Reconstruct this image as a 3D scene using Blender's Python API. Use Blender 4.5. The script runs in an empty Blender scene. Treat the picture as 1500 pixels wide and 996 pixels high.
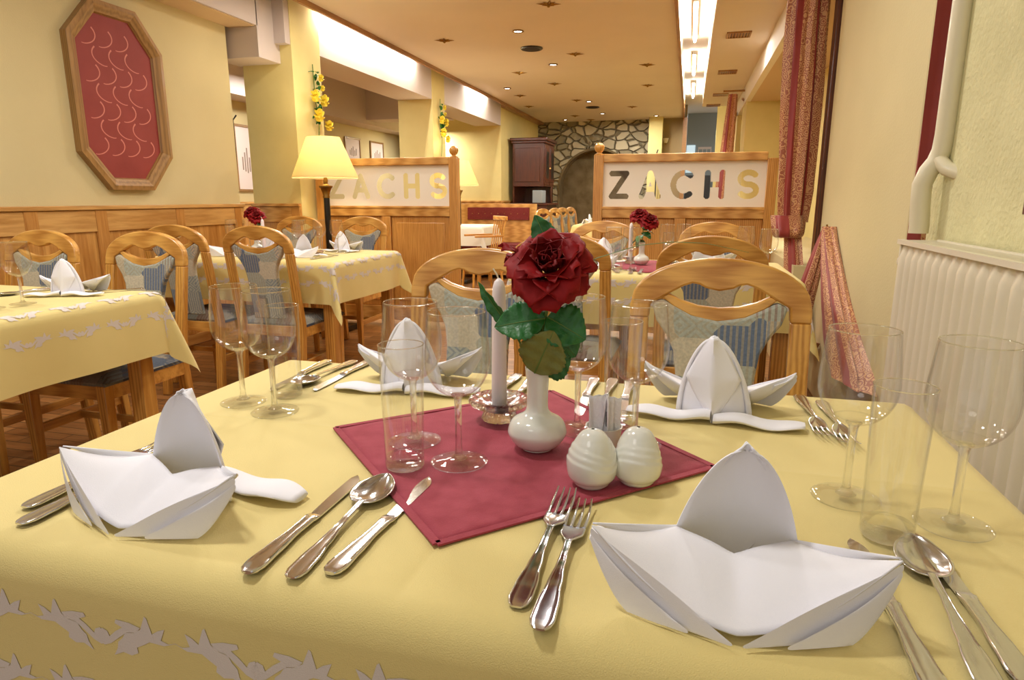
import bpy, bmesh, math, random
from mathutils import Vector, Matrix
from mathutils.geometry import tessellate_polygon
PI = math.pi
sc = bpy.context.scene
C = sc.collection
random.seed(7)
# ---------------------------------------------------------------- camera, world, lights, exposure
CAMZ = 1.08
cam_d = bpy.data.cameras.new('camera')
cam = bpy.data.objects.new('camera', cam_d)
C.objects.link(cam)
cam.location = (0, 0, CAMZ)
FPX = 950.0
pitch = math.atan(208 / FPX)
yaw = math.atan(260 / math.hypot(FPX, 208))
cam.rotation_euler = (PI / 2 - pitch, 0, yaw)
cam_d.sensor_width = 36
cam_d.lens = FPX / 1500 * 36
cam_d.clip_start = 0.02
sc.camera = cam
sc.view_settings.view_transform = 'Standard'
sc.view_settings.look = 'None'
sc.view_settings.exposure = -0.12
sc.view_settings.gamma = 1.0
sc.view_settings.use_curve_mapping = False
sc.cycles.use_denoising = True
sc.cycles.max_bounces = 10
sc.cycles.transparent_max_bounces = 24
sc.cycles.transmission_bounces = 10
sc.cycles.sample_clamp_indirect = 6.0
sc.cycles.caustics_refractive = False
sc.cycles.caustics_reflective = False
w = bpy.data.worlds.new('world')
sc.world = w
w.use_nodes = True
w.node_tree.nodes['Background'].inputs[0].default_value = (1.0, 0.95, 0.9, 1)
w.node_tree.nodes['Background'].inputs[1].default_value = 0.6

def area(name, loc, size, energy, col=(1, 0.86, 0.66), rot=(0, 0, 0), sy=None):
    d = bpy.data.lights.new(name, 'AREA')
    d.energy = energy; d.color = col
    d.size = size
    if sy:
        d.shape = 'RECTANGLE'; d.size_y = sy
    else:
        d.shape = 'DISK'
    o = bpy.data.objects.new(name, d)
    o.location = loc; o.rotation_euler = rot
    C.objects.link(o)
    return o
WARM = (1.0, 0.945, 0.86)
# area lights at the ceiling spotlights, plus added fill lights without fittings
for x, y, e in ((-0.9, 0.75, 20), (-2.3, 1.6, 23), (-1.6, 3.1, 23), (-0.3, 2.6, 17), (-1.65, 6.3, 32), (-2.5, 4.6, 12),
                (-1.65, 8.0, 26), (-2.6, 9.5, 18), (-1.67, 11.1, 30), (-1.0, 12.7, 40), (-0.6, 5.4, 18)):
    area('spot_and_fill_light', (x, y, 2.56), 0.22, e, (1, .975, .94) if y < 3 else WARM)
area('rear_fill_light', (-0.9, -1.4, 2.5), 1.0, 7, (1, 0.95, 0.9))  # unseen fill added behind the camera, no lamp stands there
area('back_room_fill', (-4.3, 6.6, 2.4), 0.4, 40, WARM)  # both back room lights are added to brighten it, without fittings
area('back_room_fill', (-4.3, 10.7, 2.2), 0.4, 34, WARM)
area('window_side_fill', (0.35, 6.5, 2.43), 0.25, 8, WARM)  # added fill below the right ceiling panel, no fitting there
area('kitchen_lamp', (0.2, 13.6, 2.4), 0.3, 8, (0.85, 0.95, 1))

# ---------------------------------------------------------------- geometry helper
class G:
    def __init__(s):
        s.v = []; s.f = []; s.m = []; s.mi = 0
    def add(s, vs, fs):
        b = len(s.v)
        s.v += [tuple(p) for p in vs]
        for f in fs:
            s.f.append(tuple(i + b for i in f)); s.m.append(s.mi)
        return s
    def box(s, x0, x1, y0, y1, z0, z1):
        vs = [(x, y, z) for z in (z0, z1) for y in (y0, y1) for x in (x0, x1)]
        return s.add(vs, [(0, 2, 3, 1), (4, 5, 7, 6), (0, 1, 5, 4), (2, 6, 7, 3), (0, 4, 6, 2), (1, 3, 7, 5)])
    def prism(s, pts, a, b, plane='xz', warp=None):
        def mk(p, t):
            u, v = p
            q = {'xz': (u, t, v), 'xy': (u, v, t), 'yz': (t, u, v)}[plane]
            return warp(q) if warp else q
        n = len(pts)
        vs = [mk(p, a) for p in pts] + [mk(p, b) for p in pts]
        fs = [tuple(range(n)), tuple(range(2 * n - 1, n - 1, -1))]
        fs += [(i, i + n, (i + 1) % n + n, (i + 1) % n) for i in range(n)]
        return s.add(vs, fs)
    def lathe(s, prof, seg=24, c=(0, 0, 0), fn=None):
        vs = []; fs = []
        for r, z in prof:
            for k in range(seg):
                a = 2 * PI * k / seg
                rr = r * (fn(a, z) if fn else 1)
                vs.append((c[0] + rr * math.cos(a), c[1] + rr * math.sin(a), c[2] + z))
        for i in range(len(prof) - 1):
            for k in range(seg):
                k2 = (k + 1) % seg
                fs.append((i * seg + k, i * seg + k2, (i + 1) * seg + k2, (i + 1) * seg + k))
        if prof[0][0] > 1e-5: fs.append(tuple(range(seg - 1, -1, -1)))
        if prof[-1][0] > 1e-5: fs.append(tuple((len(prof) - 1) * seg + k for k in range(seg)))
        return s.add(vs, fs)
    def tube(s, pts, rad, seg=8, sq=1.0):
        pts = [Vector(p) for p in pts]; n = len(pts)
        if not hasattr(rad, '__len__'): rad = [rad] * n
        vs = []; fs = []
        ref = None
        for i in range(n):
            t = (pts[min(i + 1, n - 1)] - pts[max(i - 1, 0)]).normalized()
            if ref is None:
                ref = Vector((0, 0, 1)) if abs(t.z) < .9 else Vector((1, 0, 0))
            a = t.cross(ref).normalized(); b = a.cross(t).normalized(); ref = b
            for k in range(seg):
                th = 2 * PI * k / seg
                vs.append(pts[i] + a * rad[i] * math.cos(th) + b * rad[i] * sq * math.sin(th))
        for i in range(n - 1):
            for k in range(seg):
                k2 = (k + 1) % seg
                fs.append((i * seg + k, i * seg + k2, (i + 1) * seg + k2, (i + 1) * seg + k))
        fs.append(tuple(range(seg - 1, -1, -1))); fs.append(tuple((n - 1) * seg + k for k in range(seg)))
        return s.add(vs, fs)
    def grid(s, fn, nu, nv, closeu=False):
        vs = [fn(i / nu, j / nv) for j in range(nv + 1) for i in range(nu + 1)]
        fs = [(j * (nu + 1) + i, j * (nu + 1) + i + 1, (j + 1) * (nu + 1) + i + 1, (j + 1) * (nu + 1) + i)
              for j in range(nv) for i in range(nu)]
        return s.add(vs, fs)
    def sphere(s, c, r, n=12):
        rz = r if not hasattr(r, '__len__') else r[2]
        rx, ry = (r, r) if not hasattr(r, '__len__') else r[:2]
        def fn(u, v):
            a = 2 * PI * u; b = PI * (v - .5)
            return (c[0] + rx * math.cos(a) * math.cos(b), c[1] + ry * math.sin(a) * math.cos(b), c[2] + rz * math.sin(b))
        return s.grid(fn, n, n // 2)
    def xf(s, M, start=0):
        s.v = s.v[:start] + [tuple(M @ Vector(p)) for p in s.v[start:]]
        return s
    def build(s, name, mats, parent=None, smooth=True, bevel=0, seg=2, solid=0, sub=0, weld=False, ang=35):
        me = bpy.data.meshes.new(name)
        me.from_pydata(s.v, [], s.f); me.update()
        if not isinstance(mats, (list, tuple)): mats = [mats]
        for m in mats: me.materials.append(m)
        if len(mats) > 1:
            for p, mi in zip(me.polygons, s.m): p.material_index = mi
        bm = bmesh.new(); bm.from_mesh(me)
        if weld: bmesh.ops.remove_doubles(bm, verts=bm.verts, dist=1e-5)
        if not solid: bmesh.ops.recalc_face_normals(bm, faces=bm.faces)
        for f in bm.faces: f.smooth = smooth
        if smooth:
            for e in bm.edges:
                if len(e.link_faces) == 2 and e.calc_face_angle(0) > math.radians(ang): e.smooth = False
        bm.to_mesh(me); bm.free()
        o = bpy.data.objects.new(name, me); C.objects.link(o)
        if parent: o.parent = parent
        if solid:
            md = o.modifiers.new('s', 'SOLIDIFY'); md.thickness = solid; md.offset = 0
        if sub:
            md = o.modifiers.new('u', 'SUBSURF'); md.levels = sub; md.render_levels = sub
        if bevel:
            md = o.modifiers.new('b', 'BEVEL'); md.width = bevel; md.segments = seg; md.limit_method = 'ANGLE'
            md.angle_limit = math.radians(40); md.harden_normals = False
        return o

def tag(o, label, cat, group=None, kind=None):
    o['label'] = label; o['category'] = cat
    if group: o['group'] = group
    if kind: o['kind'] = kind
    return o
def struct(o):
    o['kind'] = 'structure'; return o
def thing(name, label, cat, loc=(0, 0, 0), rz=0, group=None, rot=None):
    o = bpy.data.objects.new(name, None); C.objects.link(o)
    o.empty_display_size = .05
    o.location = loc; o.rotation_euler = rot if rot else (0, 0, rz)
    return tag(o, label, cat, group)
KIDS = {}
def dup(root, loc, rz, label, group=None, scale=None, rot=None):
    r = root.copy(); C.objects.link(r)
    r.location = loc; r.rotation_euler = rot if rot else (0, 0, rz)
    r['label'] = label
    if group: r['group'] = group
    if scale: r.scale = (scale, scale, scale)
    if root.name not in KIDS:
        KIDS[root.name] = [(ch, list(ch.children)) for ch in root.children]
    for ch, gs in KIDS[root.name]:
        c = ch.copy(); C.objects.link(c); c.parent = r
        for g in gs:
            d = g.copy(); C.objects.link(d); d.parent = c
    return r
class Proto:
    """first placement moves the built thing itself, later ones copy it"""
    def __init__(s, root): s.r = root; s.used = False
    def put(s, loc, rz, label, group=None, scale=None, rot=None):
        if not s.used:
            s.used = True; s.snap = [(ch, list(ch.children)) for ch in s.r.children]
            KIDS[s.r.name] = s.snap
            r = s.r; r.location = loc; r.rotation_euler = rot if rot else (0, 0, rz); r['label'] = label
            if group: r['group'] = group
            if scale: r.scale = (scale,) * 3
            return r
        d = dup(s.r, loc, rz, label, group, scale, rot)
        if not scale: d.scale = (1, 1, 1)
        if not group and 'group' in d: del d['group']
        return d

# ---------------------------------------------------------------- materials
def lin(c):
    return tuple(((v / 255) / 12.92 if v / 255 < .04045 else ((v / 255 + .055) / 1.055) ** 2.4) for v in c) + (1,)
def newmat(name):
    m = bpy.data.materials.new(name); m.use_nodes = True
    nt = m.node_tree
    return m, nt, nt.nodes['Principled BSDF']
def N(nt, t, **k):
    n = nt.nodes.new(t)
    for a, b in k.items():
        if a in n.inputs.keys() if hasattr(n, 'inputs') else False: n.inputs[a].default_value = b
        else: setattr(n, a, b)
    return n
def plain(name, c, rough=.5, metal=0, bump=0, bscale=200, spec=None, var=0, vscale=6, coat=0, sheen=0, sub=0):
    m, nt, b = newmat(name)
    b.inputs['Base Color'].default_value = lin(c)
    b.inputs['Roughness'].default_value = rough; b.inputs['Metallic'].default_value = metal
    if spec is not None: b.inputs['Specular IOR Level'].default_value = spec
    if coat: b.inputs['Coat Weight'].default_value = coat; b.inputs['Coat Roughness'].default_value = .08
    if sheen: b.inputs['Sheen Weight'].default_value = sheen
    tc = N(nt, 'ShaderNodeTexCoord')
    if var:
        n = N(nt, 'ShaderNodeTexNoise', Scale=vscale, Detail=4.0)
        nt.links.new(tc.outputs['Object'], n.inputs['Vector'])
        r = N(nt, 'ShaderNodeValToRGB')
        a = [max(0, v - var * 255) for v in c]; d = [min(255, v + var * 255) for v in c]
        r.color_ramp.elements[0].color = lin(a); r.color_ramp.elements[0].position = .3
        r.color_ramp.elements[1].color = lin(d); r.color_ramp.elements[1].position = .7
        nt.links.new(n.outputs[0], r.inputs[0]); nt.links.new(r.outputs[0], b.inputs['Base Color'])
    if bump:
        n = N(nt, 'ShaderNodeTexNoise', Scale=bscale, Detail=3.0)
        nt.links.new(tc.outputs['Object'], n.inputs['Vector'])
        bp = N(nt, 'ShaderNodeBump', Strength=bump, Distance=.004)
        nt.links.new(n.outputs[0], bp.inputs['Height']); nt.links.new(bp.outputs[0], b.inputs['Normal'])
    return m
def wood(name, dark, light, stretch=(1, 1, 12), scale=9, rough=.32, coat=.3):
    m, nt, b = newmat(name)
    tc = N(nt, 'ShaderNodeTexCoord'); mp = N(nt, 'ShaderNodeMapping')
    mp.inputs['Scale'].default_value = tuple(12.0 / s for s in stretch)
    nt.links.new(tc.outputs['Object'], mp.inputs['Vector'])
    n = N(nt, 'ShaderNodeTexNoise', Scale=scale * .5, Detail=7.0, Distortion=.6, Roughness=.65)
    nt.links.new(mp.outputs[0], n.inputs['Vector'])
    wv = N(nt, 'ShaderNodeTexWave', Scale=scale * .22, Distortion=5.0, Detail=3.0)
    nt.links.new(mp.outputs[0], wv.inputs['Vector'])
    mx = N(nt, 'ShaderNodeMix'); mx.inputs[0].default_value = .3
    nt.links.new(n.outputs[0], mx.inputs[2]); nt.links.new(wv.outputs['Fac'], mx.inputs[3])
    r = N(nt, 'ShaderNodeValToRGB')
    r.color_ramp.elements[0].color = lin(dark); r.color_ramp.elements[0].position = .25
    r.color_ramp.elements[1].color = lin(light); r.color_ramp.elements[1].position = .68
    nt.links.new(mx.outputs[0], r.inputs[0]); nt.links.new(r.outputs[0], b.inputs['Base Color'])
    b.inputs['Roughness'].default_value = rough
    b.inputs['Coat Weight'].default_value = coat; b.inputs['Coat Roughness'].default_value = .15
    return m
def emis(name, c, s):
    m, nt, b = newmat(name)
    b.inputs['Base Color'].default_value = lin(c)
    b.inputs['Emission Color'].default_value = lin(c); b.inputs['Emission Strength'].default_value = s
    return m
M = {}
M['oak_x'] = wood('oak_grain_across', (176, 116, 44), (226, 172, 88), stretch=(12, 1, 1))
M['oak_z'] = wood('oak_grain_upright', (172, 112, 42), (222, 168, 84), stretch=(1, 1, 12))
M['oak_y'] = wood('oak_grain_deep', (168, 108, 42), (216, 160, 80), stretch=(1, 12, 1))
M['pine_x'] = wood('pine_across', (176, 120, 52), (218, 168, 96), stretch=(12, 1, 1), rough=.4)
M['pine_y'] = wood('pine_along', (172, 118, 52), (214, 166, 98), stretch=(1, 12, 1), rough=.4)
M['pine_z'] = wood('pine_upright', (172, 112, 46), (214, 160, 86), stretch=(1, 1, 12), rough=.4)
M['frame_wood'] = wood('picture_frame_wood', (126, 92, 48), (166, 126, 74), stretch=(1, 1, 12), rough=.4)
M['dark_wood'] = wood('dark_cabinet_wood', (44, 18, 10), (98, 44, 24), stretch=(1, 1, 12), rough=.35)
M['trim_wood'] = wood('ceiling_trim_wood', (132, 88, 44), (176, 128, 74), stretch=(1, 12, 1), rough=.45)
M['wall'] = plain('cream_plaster', (208, 194, 148), .85, bump=.25, bscale=120, var=.012, vscale=2)
M['wall_y'] = plain('yellow_plaster', (220, 204, 138), .85, bump=.2, bscale=120, var=.01)
M['wall_tex'] = plain('rough_green_cream_plaster', (214, 208, 160), .9, bump=1.0, bscale=70, var=.03)
M['beam_paint'] = plain('pale_beam_paint', (204, 192, 186), .8)
M['ceil'] = plain('ceiling_paint', (226, 214, 196), .7, var=.01, vscale=1.5)
M['ceil_up'] = plain('upper_ceiling_paint', (235, 228, 214), .7)
M['soffit'] = plain('soffit_paint', (206, 180, 146), .8)
M['white_paint'] = plain('white_radiator_enamel', (226, 218, 196), .3, coat=.3)
M['pipe_paint'] = plain('cream_pipe_enamel', (222, 214, 184), .35, coat=.2)
M['cloth'] = plain('yellow_linen', (226, 206, 134), .75, bump=.25, bscale=900, var=.012, vscale=5, sheen=.15)
M['cloth_motif'] = plain('white_woven_leaf_motif', (218, 208, 200), .75, bump=.2, bscale=900)
M['red_cloth'] = plain('raspberry_linen', (164, 60, 76), .85, bump=.35, bscale=700, var=.03, vscale=40, sheen=.05)
M['napkin'] = plain('white_napkin_cotton', (240, 239, 246), .8, bump=.15, bscale=1200, sheen=.2)
M['steel'] = plain('polished_steel', (222, 222, 224), .14, metal=1)
M['porcelain'] = plain('white_porcelain', (226, 226, 216), .12, coat=.6)
M['wax'] = plain('white_wax', (240, 228, 226), .4)
M['wick'] = plain('wick', (236, 222, 190), .8)
M['petal'] = plain('red_petal', (136, 2, 8), .6, var=.05, vscale=70, spec=.25)
M['petal_dark'] = plain('crimson_petal', (112, 2, 6), .6, var=.04, vscale=60, spec=.25)
M['leaf'] = plain('rose_leaf_green', (36, 104, 40), .4, var=.05, vscale=60, bump=.3, bscale=150)
M['leaf_b'] = plain('leaf_underside', (112, 116, 48), .5, var=.04, vscale=60, bump=.3, bscale=150)
M['stem'] = plain('stem_green', (90, 120, 50), .5)
M['packet'] = plain('packet_paper', (246, 242, 244), .55, bump=.4, bscale=200)
M['ink'] = plain('dark_ink', (60, 50, 50), .6)
M['brass'] = plain('aged_brass', (150, 116, 60), .35, metal=1)
M['black'] = plain('black_lacquer', (24, 22, 20), .3)
M['black_metal'] = plain('dark_speaker_grille', (26, 22, 20), .6)
M['flower_y'] = plain('yellow_silk_petal', (238, 214, 70), .6)
M['photo_mat'] = plain('picture_paper', (226, 214, 210), .6)
M['sketch'] = plain('faint_sketch_lines', (150, 132, 120), .7)
M['red_seat'] = plain('dark_red_upholstery', (110, 26, 24), .8, var=.04, vscale=60)
M['white_cloth'] = plain('white_tablecloth', (230, 226, 206), .8)
M['brownwall'] = plain('taupe_wall', (150, 128, 88), .8)
M['mid_grey'] = plain('grey_equipment', (150, 160, 164), .5)
M['valve'] = plain('dark_green_valve', (40, 62, 48), .4)
M['spot'] = emis('halogen_lamp', (255, 246, 236), 14)
M['tube'] = emis('fluorescent_tube', (255, 250, 236), 210)
M['shade'] = emis('lit_lamp_shade', (255, 222, 120), 1.0)
M['cove_l'] = M['wall']
M['kitchen'] = emis('lit_kitchen_screen', (190, 214, 226), .9)

def glass(name, tint=(1, 1, 1), thin=True):
    m, nt, b = newmat(name)
    out = nt.nodes['Material Output']
    if thin:
        nt.nodes.remove(b)
        lw = N(nt, 'ShaderNodeLayerWeight', Blend=.30)
        tr = N(nt, 'ShaderNodeBsdfTransparent'); tr.inputs[0].default_value = tint + (1,)
        gl = N(nt, 'ShaderNodeBsdfGlossy', Roughness=.02)
        rp = N(nt, 'ShaderNodeMapRange'); rp.inputs[3].default_value = .04; rp.inputs[4].default_value = .95
        nt.links.new(lw.outputs['Facing'], rp.inputs[0])
        pw = N(nt, 'ShaderNodeMath', operation='POWER'); pw.inputs[1].default_value = 2.6
        nt.links.new(lw.outputs['Facing'], pw.inputs[0]); nt.links.new(pw.outputs[0], rp.inputs[0])
        mx = N(nt, 'ShaderNodeMixShader')
        nt.links.new(rp.outputs[0], mx.inputs[0]); nt.links.new(tr.outputs[0], mx.inputs[1]); nt.links.new(gl.outputs[0], mx.inputs[2])
        nt.links.new(mx.outputs[0], out.inputs[0])
    else:
        b.inputs['Transmission Weight'].default_value = 1
        b.inputs['Roughness'].default_value = 0.0; b.inputs['IOR'].default_value = 1.47
        b.inputs['Base Color'].default_value = tint + (1,)
        tr = N(nt, 'ShaderNodeBsdfTransparent'); tr.inputs[0].default_value = (.98, .98, .97, 1)
        mx = N(nt, 'ShaderNodeMixShader'); mx.inputs[0].default_value = .5
        nt.links.new(tr.outputs[0], mx.inputs[1]); nt.links.new(b.outputs[0], mx.inputs[2]); nt.links.new(mx.outputs[0], out.inputs[0])
    return m
M['glass'] = glass('clear_thin_glass', (.995, .995, .992))
M['glass_solid'] = glass('clear_solid_glass', (.97, .98, .97), thin=False)
M['glass_base'] = M['glass_solid'].copy(); M['glass_base'].name = 'thick_glass_base'
[n for n in M['glass_base'].node_tree.nodes if n.type == 'MIX_SHADER'][0].inputs[0].default_value = .35
M['glass_cut'] = M['glass_solid'].copy(); M['glass_cut'].name = 'cut_crystal'
[n for n in M['glass_cut'].node_tree.nodes if n.type == 'MIX_SHADER'][0].inputs[0].default_value = .75
M['pane'] = glass('clear_pane', (.97, .97, .95))
# frosted pane: white etched glass, a little light through it
m, nt, b = newmat('frosted_glass')
b.inputs['Base Color'].default_value = lin((216, 208, 196)); b.inputs['Roughness'].default_value = .35
tl = N(nt, 'ShaderNodeBsdfTranslucent'); tl.inputs[0].default_value = lin((226, 220, 206))
mx = N(nt, 'ShaderNodeMixShader'); mx.inputs[0].default_value = .35
nt.links.new(b.outputs[0], mx.inputs[1]); nt.links.new(tl.outputs[0], mx.inputs[2])
nt.links.new(mx.outputs[0], nt.nodes['Material Output'].inputs[0])
M['frost'] = m
# lamp shade fabric: lets the bulb's light through
m, nt, b = newmat('lamp_shade_fabric')
b.inputs['Base Color'].default_value = lin((252, 240, 200)); b.inputs['Roughness'].default_value = .8
tl = N(nt, 'ShaderNodeBsdfTranslucent'); tl.inputs[0].default_value = lin((255, 243, 200))
mx = N(nt, 'ShaderNodeMixShader'); mx.inputs[0].default_value = .7
nt.links.new(b.outputs[0], mx.inputs[1]); nt.links.new(tl.outputs[0], mx.inputs[2])
nt.links.new(mx.outputs[0], nt.nodes['Material Output'].inputs[0])
M['shade'] = m
M['bulb'] = emis('warm_bulb', (255, 214, 130), 30)

def fabric(name, seed, dark=0):
    """geometric blue / sand / salmon patchwork upholstery"""
    m, nt, b = newmat(name)
    tc = N(nt, 'ShaderNodeTexCoord'); mp = N(nt, 'ShaderNodeMapping')
    mp.inputs['Location'].default_value = (seed * 1.7, seed * .6, seed * 2.3)
    nt.links.new(tc.outputs['Object'], mp.inputs['Vector'])
    vo = N(nt, 'ShaderNodeTexVoronoi', Scale=10.0, Randomness=.7); vo.distance = 'CHEBYCHEV'
    nt.links.new(mp.outputs[0], vo.inputs['Vector'])
    sep = N(nt, 'ShaderNodeSeparateColor'); nt.links.new(vo.outputs['Color'], sep.inputs[0])
    def ramp(cols, src):
        r = N(nt, 'ShaderNodeValToRGB'); cr = r.color_ramp; cr.interpolation = 'CONSTANT'
        while len(cr.elements) < len(cols): cr.elements.new(.5)
        for i, c in enumerate(cols):
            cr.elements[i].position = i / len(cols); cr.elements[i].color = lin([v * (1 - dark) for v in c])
        nt.links.new(src, r.inputs[0]); return r
    base = ramp([(226, 216, 190), (146, 164, 182), (224, 204, 172), (190, 196, 184), (214, 180, 150), (108, 126, 156), (222, 214, 190), (206, 190, 160)], sep.outputs[0])
    lnc = ramp([(120, 140, 160), (214, 204, 176), (152, 106, 84), (104, 122, 150), (228, 216, 190), (186, 176, 150)], sep.outputs[1])
    sx = N(nt, 'ShaderNodeSeparateXYZ'); nt.links.new(mp.outputs[0], sx.inputs[0])
    # diamonds / zigzags : |fract(kx)-.5| + fract(kz)
    def mth(op, a, bb=None):
        n = N(nt, 'ShaderNodeMath', operation=op)
        for i, q in enumerate((a, bb)):
            if q is None: continue
            if isinstance(q, (int, float)): n.inputs[i].default_value = q
            else: nt.links.new(q, n.inputs[i])
        return n.outputs[0]
    fx = mth('ABSOLUTE', mth('SUBTRACT', mth('FRACT', mth('MULTIPLY', sx.outputs[0], 13.0)), .5))
    fz = mth('ABSOLUTE', mth('SUBTRACT', mth('FRACT', mth('MULTIPLY', mth('ADD', sx.outputs[2], sx.outputs[1]), 13.0)), .5))
    dia = mth('FRACT', mth('MULTIPLY', mth('ADD', fx, fz), 4.0))
    strp = mth('FRACT', mth('MULTIPLY', sx.outputs[0], 75.0))
    pick = mth('GREATER_THAN', sep.outputs[2], .5)
    mixp = N(nt, 'ShaderNodeMix'); nt.links.new(pick, mixp.inputs[0]); nt.links.new(dia, mixp.inputs[2]); nt.links.new(strp, mixp.inputs[3])
    mask = mth('MULTIPLY', mth('GREATER_THAN', mixp.outputs[0], .58), .62)
    mc = N(nt, 'ShaderNodeMix', data_type='RGBA')
    nt.links.new(mask, mc.inputs[0]); nt.links.new(base.outputs[0], mc.inputs[6]); nt.links.new(lnc.outputs[0], mc.inputs[7])
    # dark outlines at patch borders
    ed = mth('GREATER_THAN', vo.outputs['Distance'], .62)
    nz = N(nt, 'ShaderNodeTexNoise', Scale=160.0, Detail=2.0); nt.links.new(mp.outputs[0], nz.inputs['Vector'])
    m2 = N(nt, 'ShaderNodeMix', data_type='RGBA'); nt.links.new(mth('MULTIPLY', ed, .55), m2.inputs[0])
    nt.links.new(mc.outputs[2], m2.inputs[6]); m2.inputs[7].default_value = lin((40, 44, 70))
    m3 = N(nt, 'ShaderNodeMix', data_type='RGBA', blend_type='MULTIPLY'); m3.inputs[0].default_value = .5
    nt.links.new(m2.outputs[2], m3.inputs[6]); nt.links.new(nz.outputs[0], m3.inputs[7])
    hs = N(nt, 'ShaderNodeBrightContrast', Bright=.02); nt.links.new(m3.outputs[2], hs.inputs[0])
    nt.links.new(hs.outputs[0], b.inputs['Base Color']); b.inputs['Roughness'].default_value = .85
    return m
M['fabric'] = fabric('patchwork_upholstery', 1)
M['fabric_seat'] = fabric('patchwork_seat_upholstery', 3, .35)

def brocade(name, base, fig, sc_=22):
    m, nt, b = newmat(name)
    tc = N(nt, 'ShaderNodeTexCoord')
    vo = N(nt, 'ShaderNodeTexVoronoi', Scale=sc_ * .6); nt.links.new(tc.outputs['Object'], vo.inputs['Vector'])
    sn = N(nt, 'ShaderNodeMath', operation='SINE'); ml = N(nt, 'ShaderNodeMath', operation='MULTIPLY'); ml.inputs[1].default_value = 26
    nt.links.new(vo.outputs['Distance'], ml.inputs[0]); nt.links.new(ml.outputs[0], sn.inputs[0])
    n = N(nt, 'ShaderNodeTexNoise', Scale=sc_ * 1.6, Detail=3.0, Distortion=2.0); nt.links.new(tc.outputs['Object'], n.inputs['Vector'])
    ad = N(nt, 'ShaderNodeMath', operation='MULTIPLY_ADD'); ad.inputs[1].default_value = .28; nt.links.new(sn.outputs[0], ad.inputs[0]); nt.links.new(n.outputs[0], ad.inputs[2])
    # vertical plain bands without figure
    sx = N(nt, 'ShaderNodeSeparateXYZ'); nt.links.new(tc.outputs['UV'], sx.inputs[0])
    r = N(nt, 'ShaderNodeValToRGB'); r.color_ramp.elements[0].position = .47; r.color_ramp.elements[1].position = .53
    nt.links.new(ad.outputs[0], r.inputs[0])
    mc = N(nt, 'ShaderNodeMix', data_type='RGBA')
    nt.links.new(r.outputs[0], mc.inputs[0]); mc.inputs[6].default_value = lin(base); mc.inputs[7].default_value = lin(fig)
    nt.links.new(mc.outputs[2], b.inputs['Base Color']); b.inputs['Roughness'].default_value = .45
    b.inputs['Sheen Weight'].default_value = .3
    return m
M['brocade'] = brocade('gold_red_brocade', (158, 86, 58), (208, 156, 106), 48)
M['brocade_red'] = plain('plain_red_satin_band', (146, 44, 40), .45, sheen=.3, var=.03)

# parquet floor: wooden strips laid in bricks
m, nt, b = newmat('parquet')
tc = N(nt, 'ShaderNodeTexCoord')
bk = N(nt, 'ShaderNodeTexBrick', Scale=1.0); bk.inputs['Brick Width'].default_value = .34; bk.inputs['Row Height'].default_value = .07
bk.inputs['Mortar Size'].default_value = .003
bk.inputs['Color1'].default_value = lin((170, 122, 74)); bk.inputs['Color2'].default_value = lin((130, 88, 50)); bk.inputs['Mortar'].default_value = lin((60, 38, 20))
nt.links.new(tc.outputs['Object'], bk.inputs['Vector'])
mp = N(nt, 'ShaderNodeMapping'); mp.inputs['Scale'].default_value = (5, 60, 5); nt.links.new(tc.outputs['Object'], mp.inputs['Vector'])
n = N(nt, 'ShaderNodeTexNoise', Scale=1.0, Detail=4.0); nt.links.new(mp.outputs[0], n.inputs['Vector'])
mx = N(nt, 'ShaderNodeMix', data_type='RGBA', blend_type='OVERLAY'); mx.inputs[0].default_value = .5
nt.links.new(bk.outputs[0], mx.inputs[6]); nt.links.new(n.outputs[0], mx.inputs[7]); nt.links.new(mx.outputs[2], b.inputs['Base Color'])
b.inputs['Roughness'].default_value = .35
M['parquet'] = m
# rubble stone
m, nt, b = newmat('rubble_stone')
tc = N(nt, 'ShaderNodeTexCoord'); mp = N(nt, 'ShaderNodeMapping'); mp.inputs['Scale'].default_value = (4.6, 4.6, 6.6)
nz = N(nt, 'ShaderNodeTexNoise', Scale=3.0, Detail=3.0); nt.links.new(tc.outputs['Object'], nz.inputs['Vector'])
va = N(nt, 'ShaderNodeVectorMath', operation='MULTIPLY_ADD'); va.inputs[1].default_value = (.12, .12, .12)
nt.links.new(nz.outputs['Color'], va.inputs[0]); nt.links.new(tc.outputs['Object'], va.inputs[2]); nt.links.new(va.outputs[0], mp.inputs['Vector'])
vo = N(nt, 'ShaderNodeTexVoronoi', Scale=1.0); vo.feature = 'DISTANCE_TO_EDGE'; nt.links.new(mp.outputs[0], vo.inputs['Vector'])
vc = N(nt, 'ShaderNodeTexVoronoi', Scale=1.0); nt.links.new(mp.outputs[0], vc.inputs['Vector'])
r1 = N(nt, 'ShaderNodeValToRGB'); r1.color_ramp.elements[0].color = lin((136, 126, 98)); r1.color_ramp.elements[1].color = lin((206, 196, 166))
se = N(nt, 'ShaderNodeSeparateColor'); nt.links.new(vc.outputs['Color'], se.inputs[0]); nt.links.new(se.outputs[0], r1.inputs[0])
r2 = N(nt, 'ShaderNodeValToRGB'); r2.color_ramp.elements[0].color = (0, 0, 0, 1); r2.color_ramp.elements[1].position = .10
nt.links.new(vo.outputs['Distance'], r2.inputs[0])
mx = N(nt, 'ShaderNodeMix', data_type='RGBA'); nt.links.new(r2.outputs[0], mx.inputs[0]); mx.inputs[6].default_value = lin((146, 136, 106)); nt.links.new(r1.outputs[0], mx.inputs[7])
nt.links.new(mx.outputs[2], b.inputs['Base Color']); b.inputs['Roughness'].default_value = .95
bp = N(nt, 'ShaderNodeBump', Strength=1.0, Distance=.06); nt.links.new(r2.outputs[0], bp.inputs['Height']); nt.links.new(bp.outputs[0], b.inputs['Normal'])
M['stone'] = m
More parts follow.
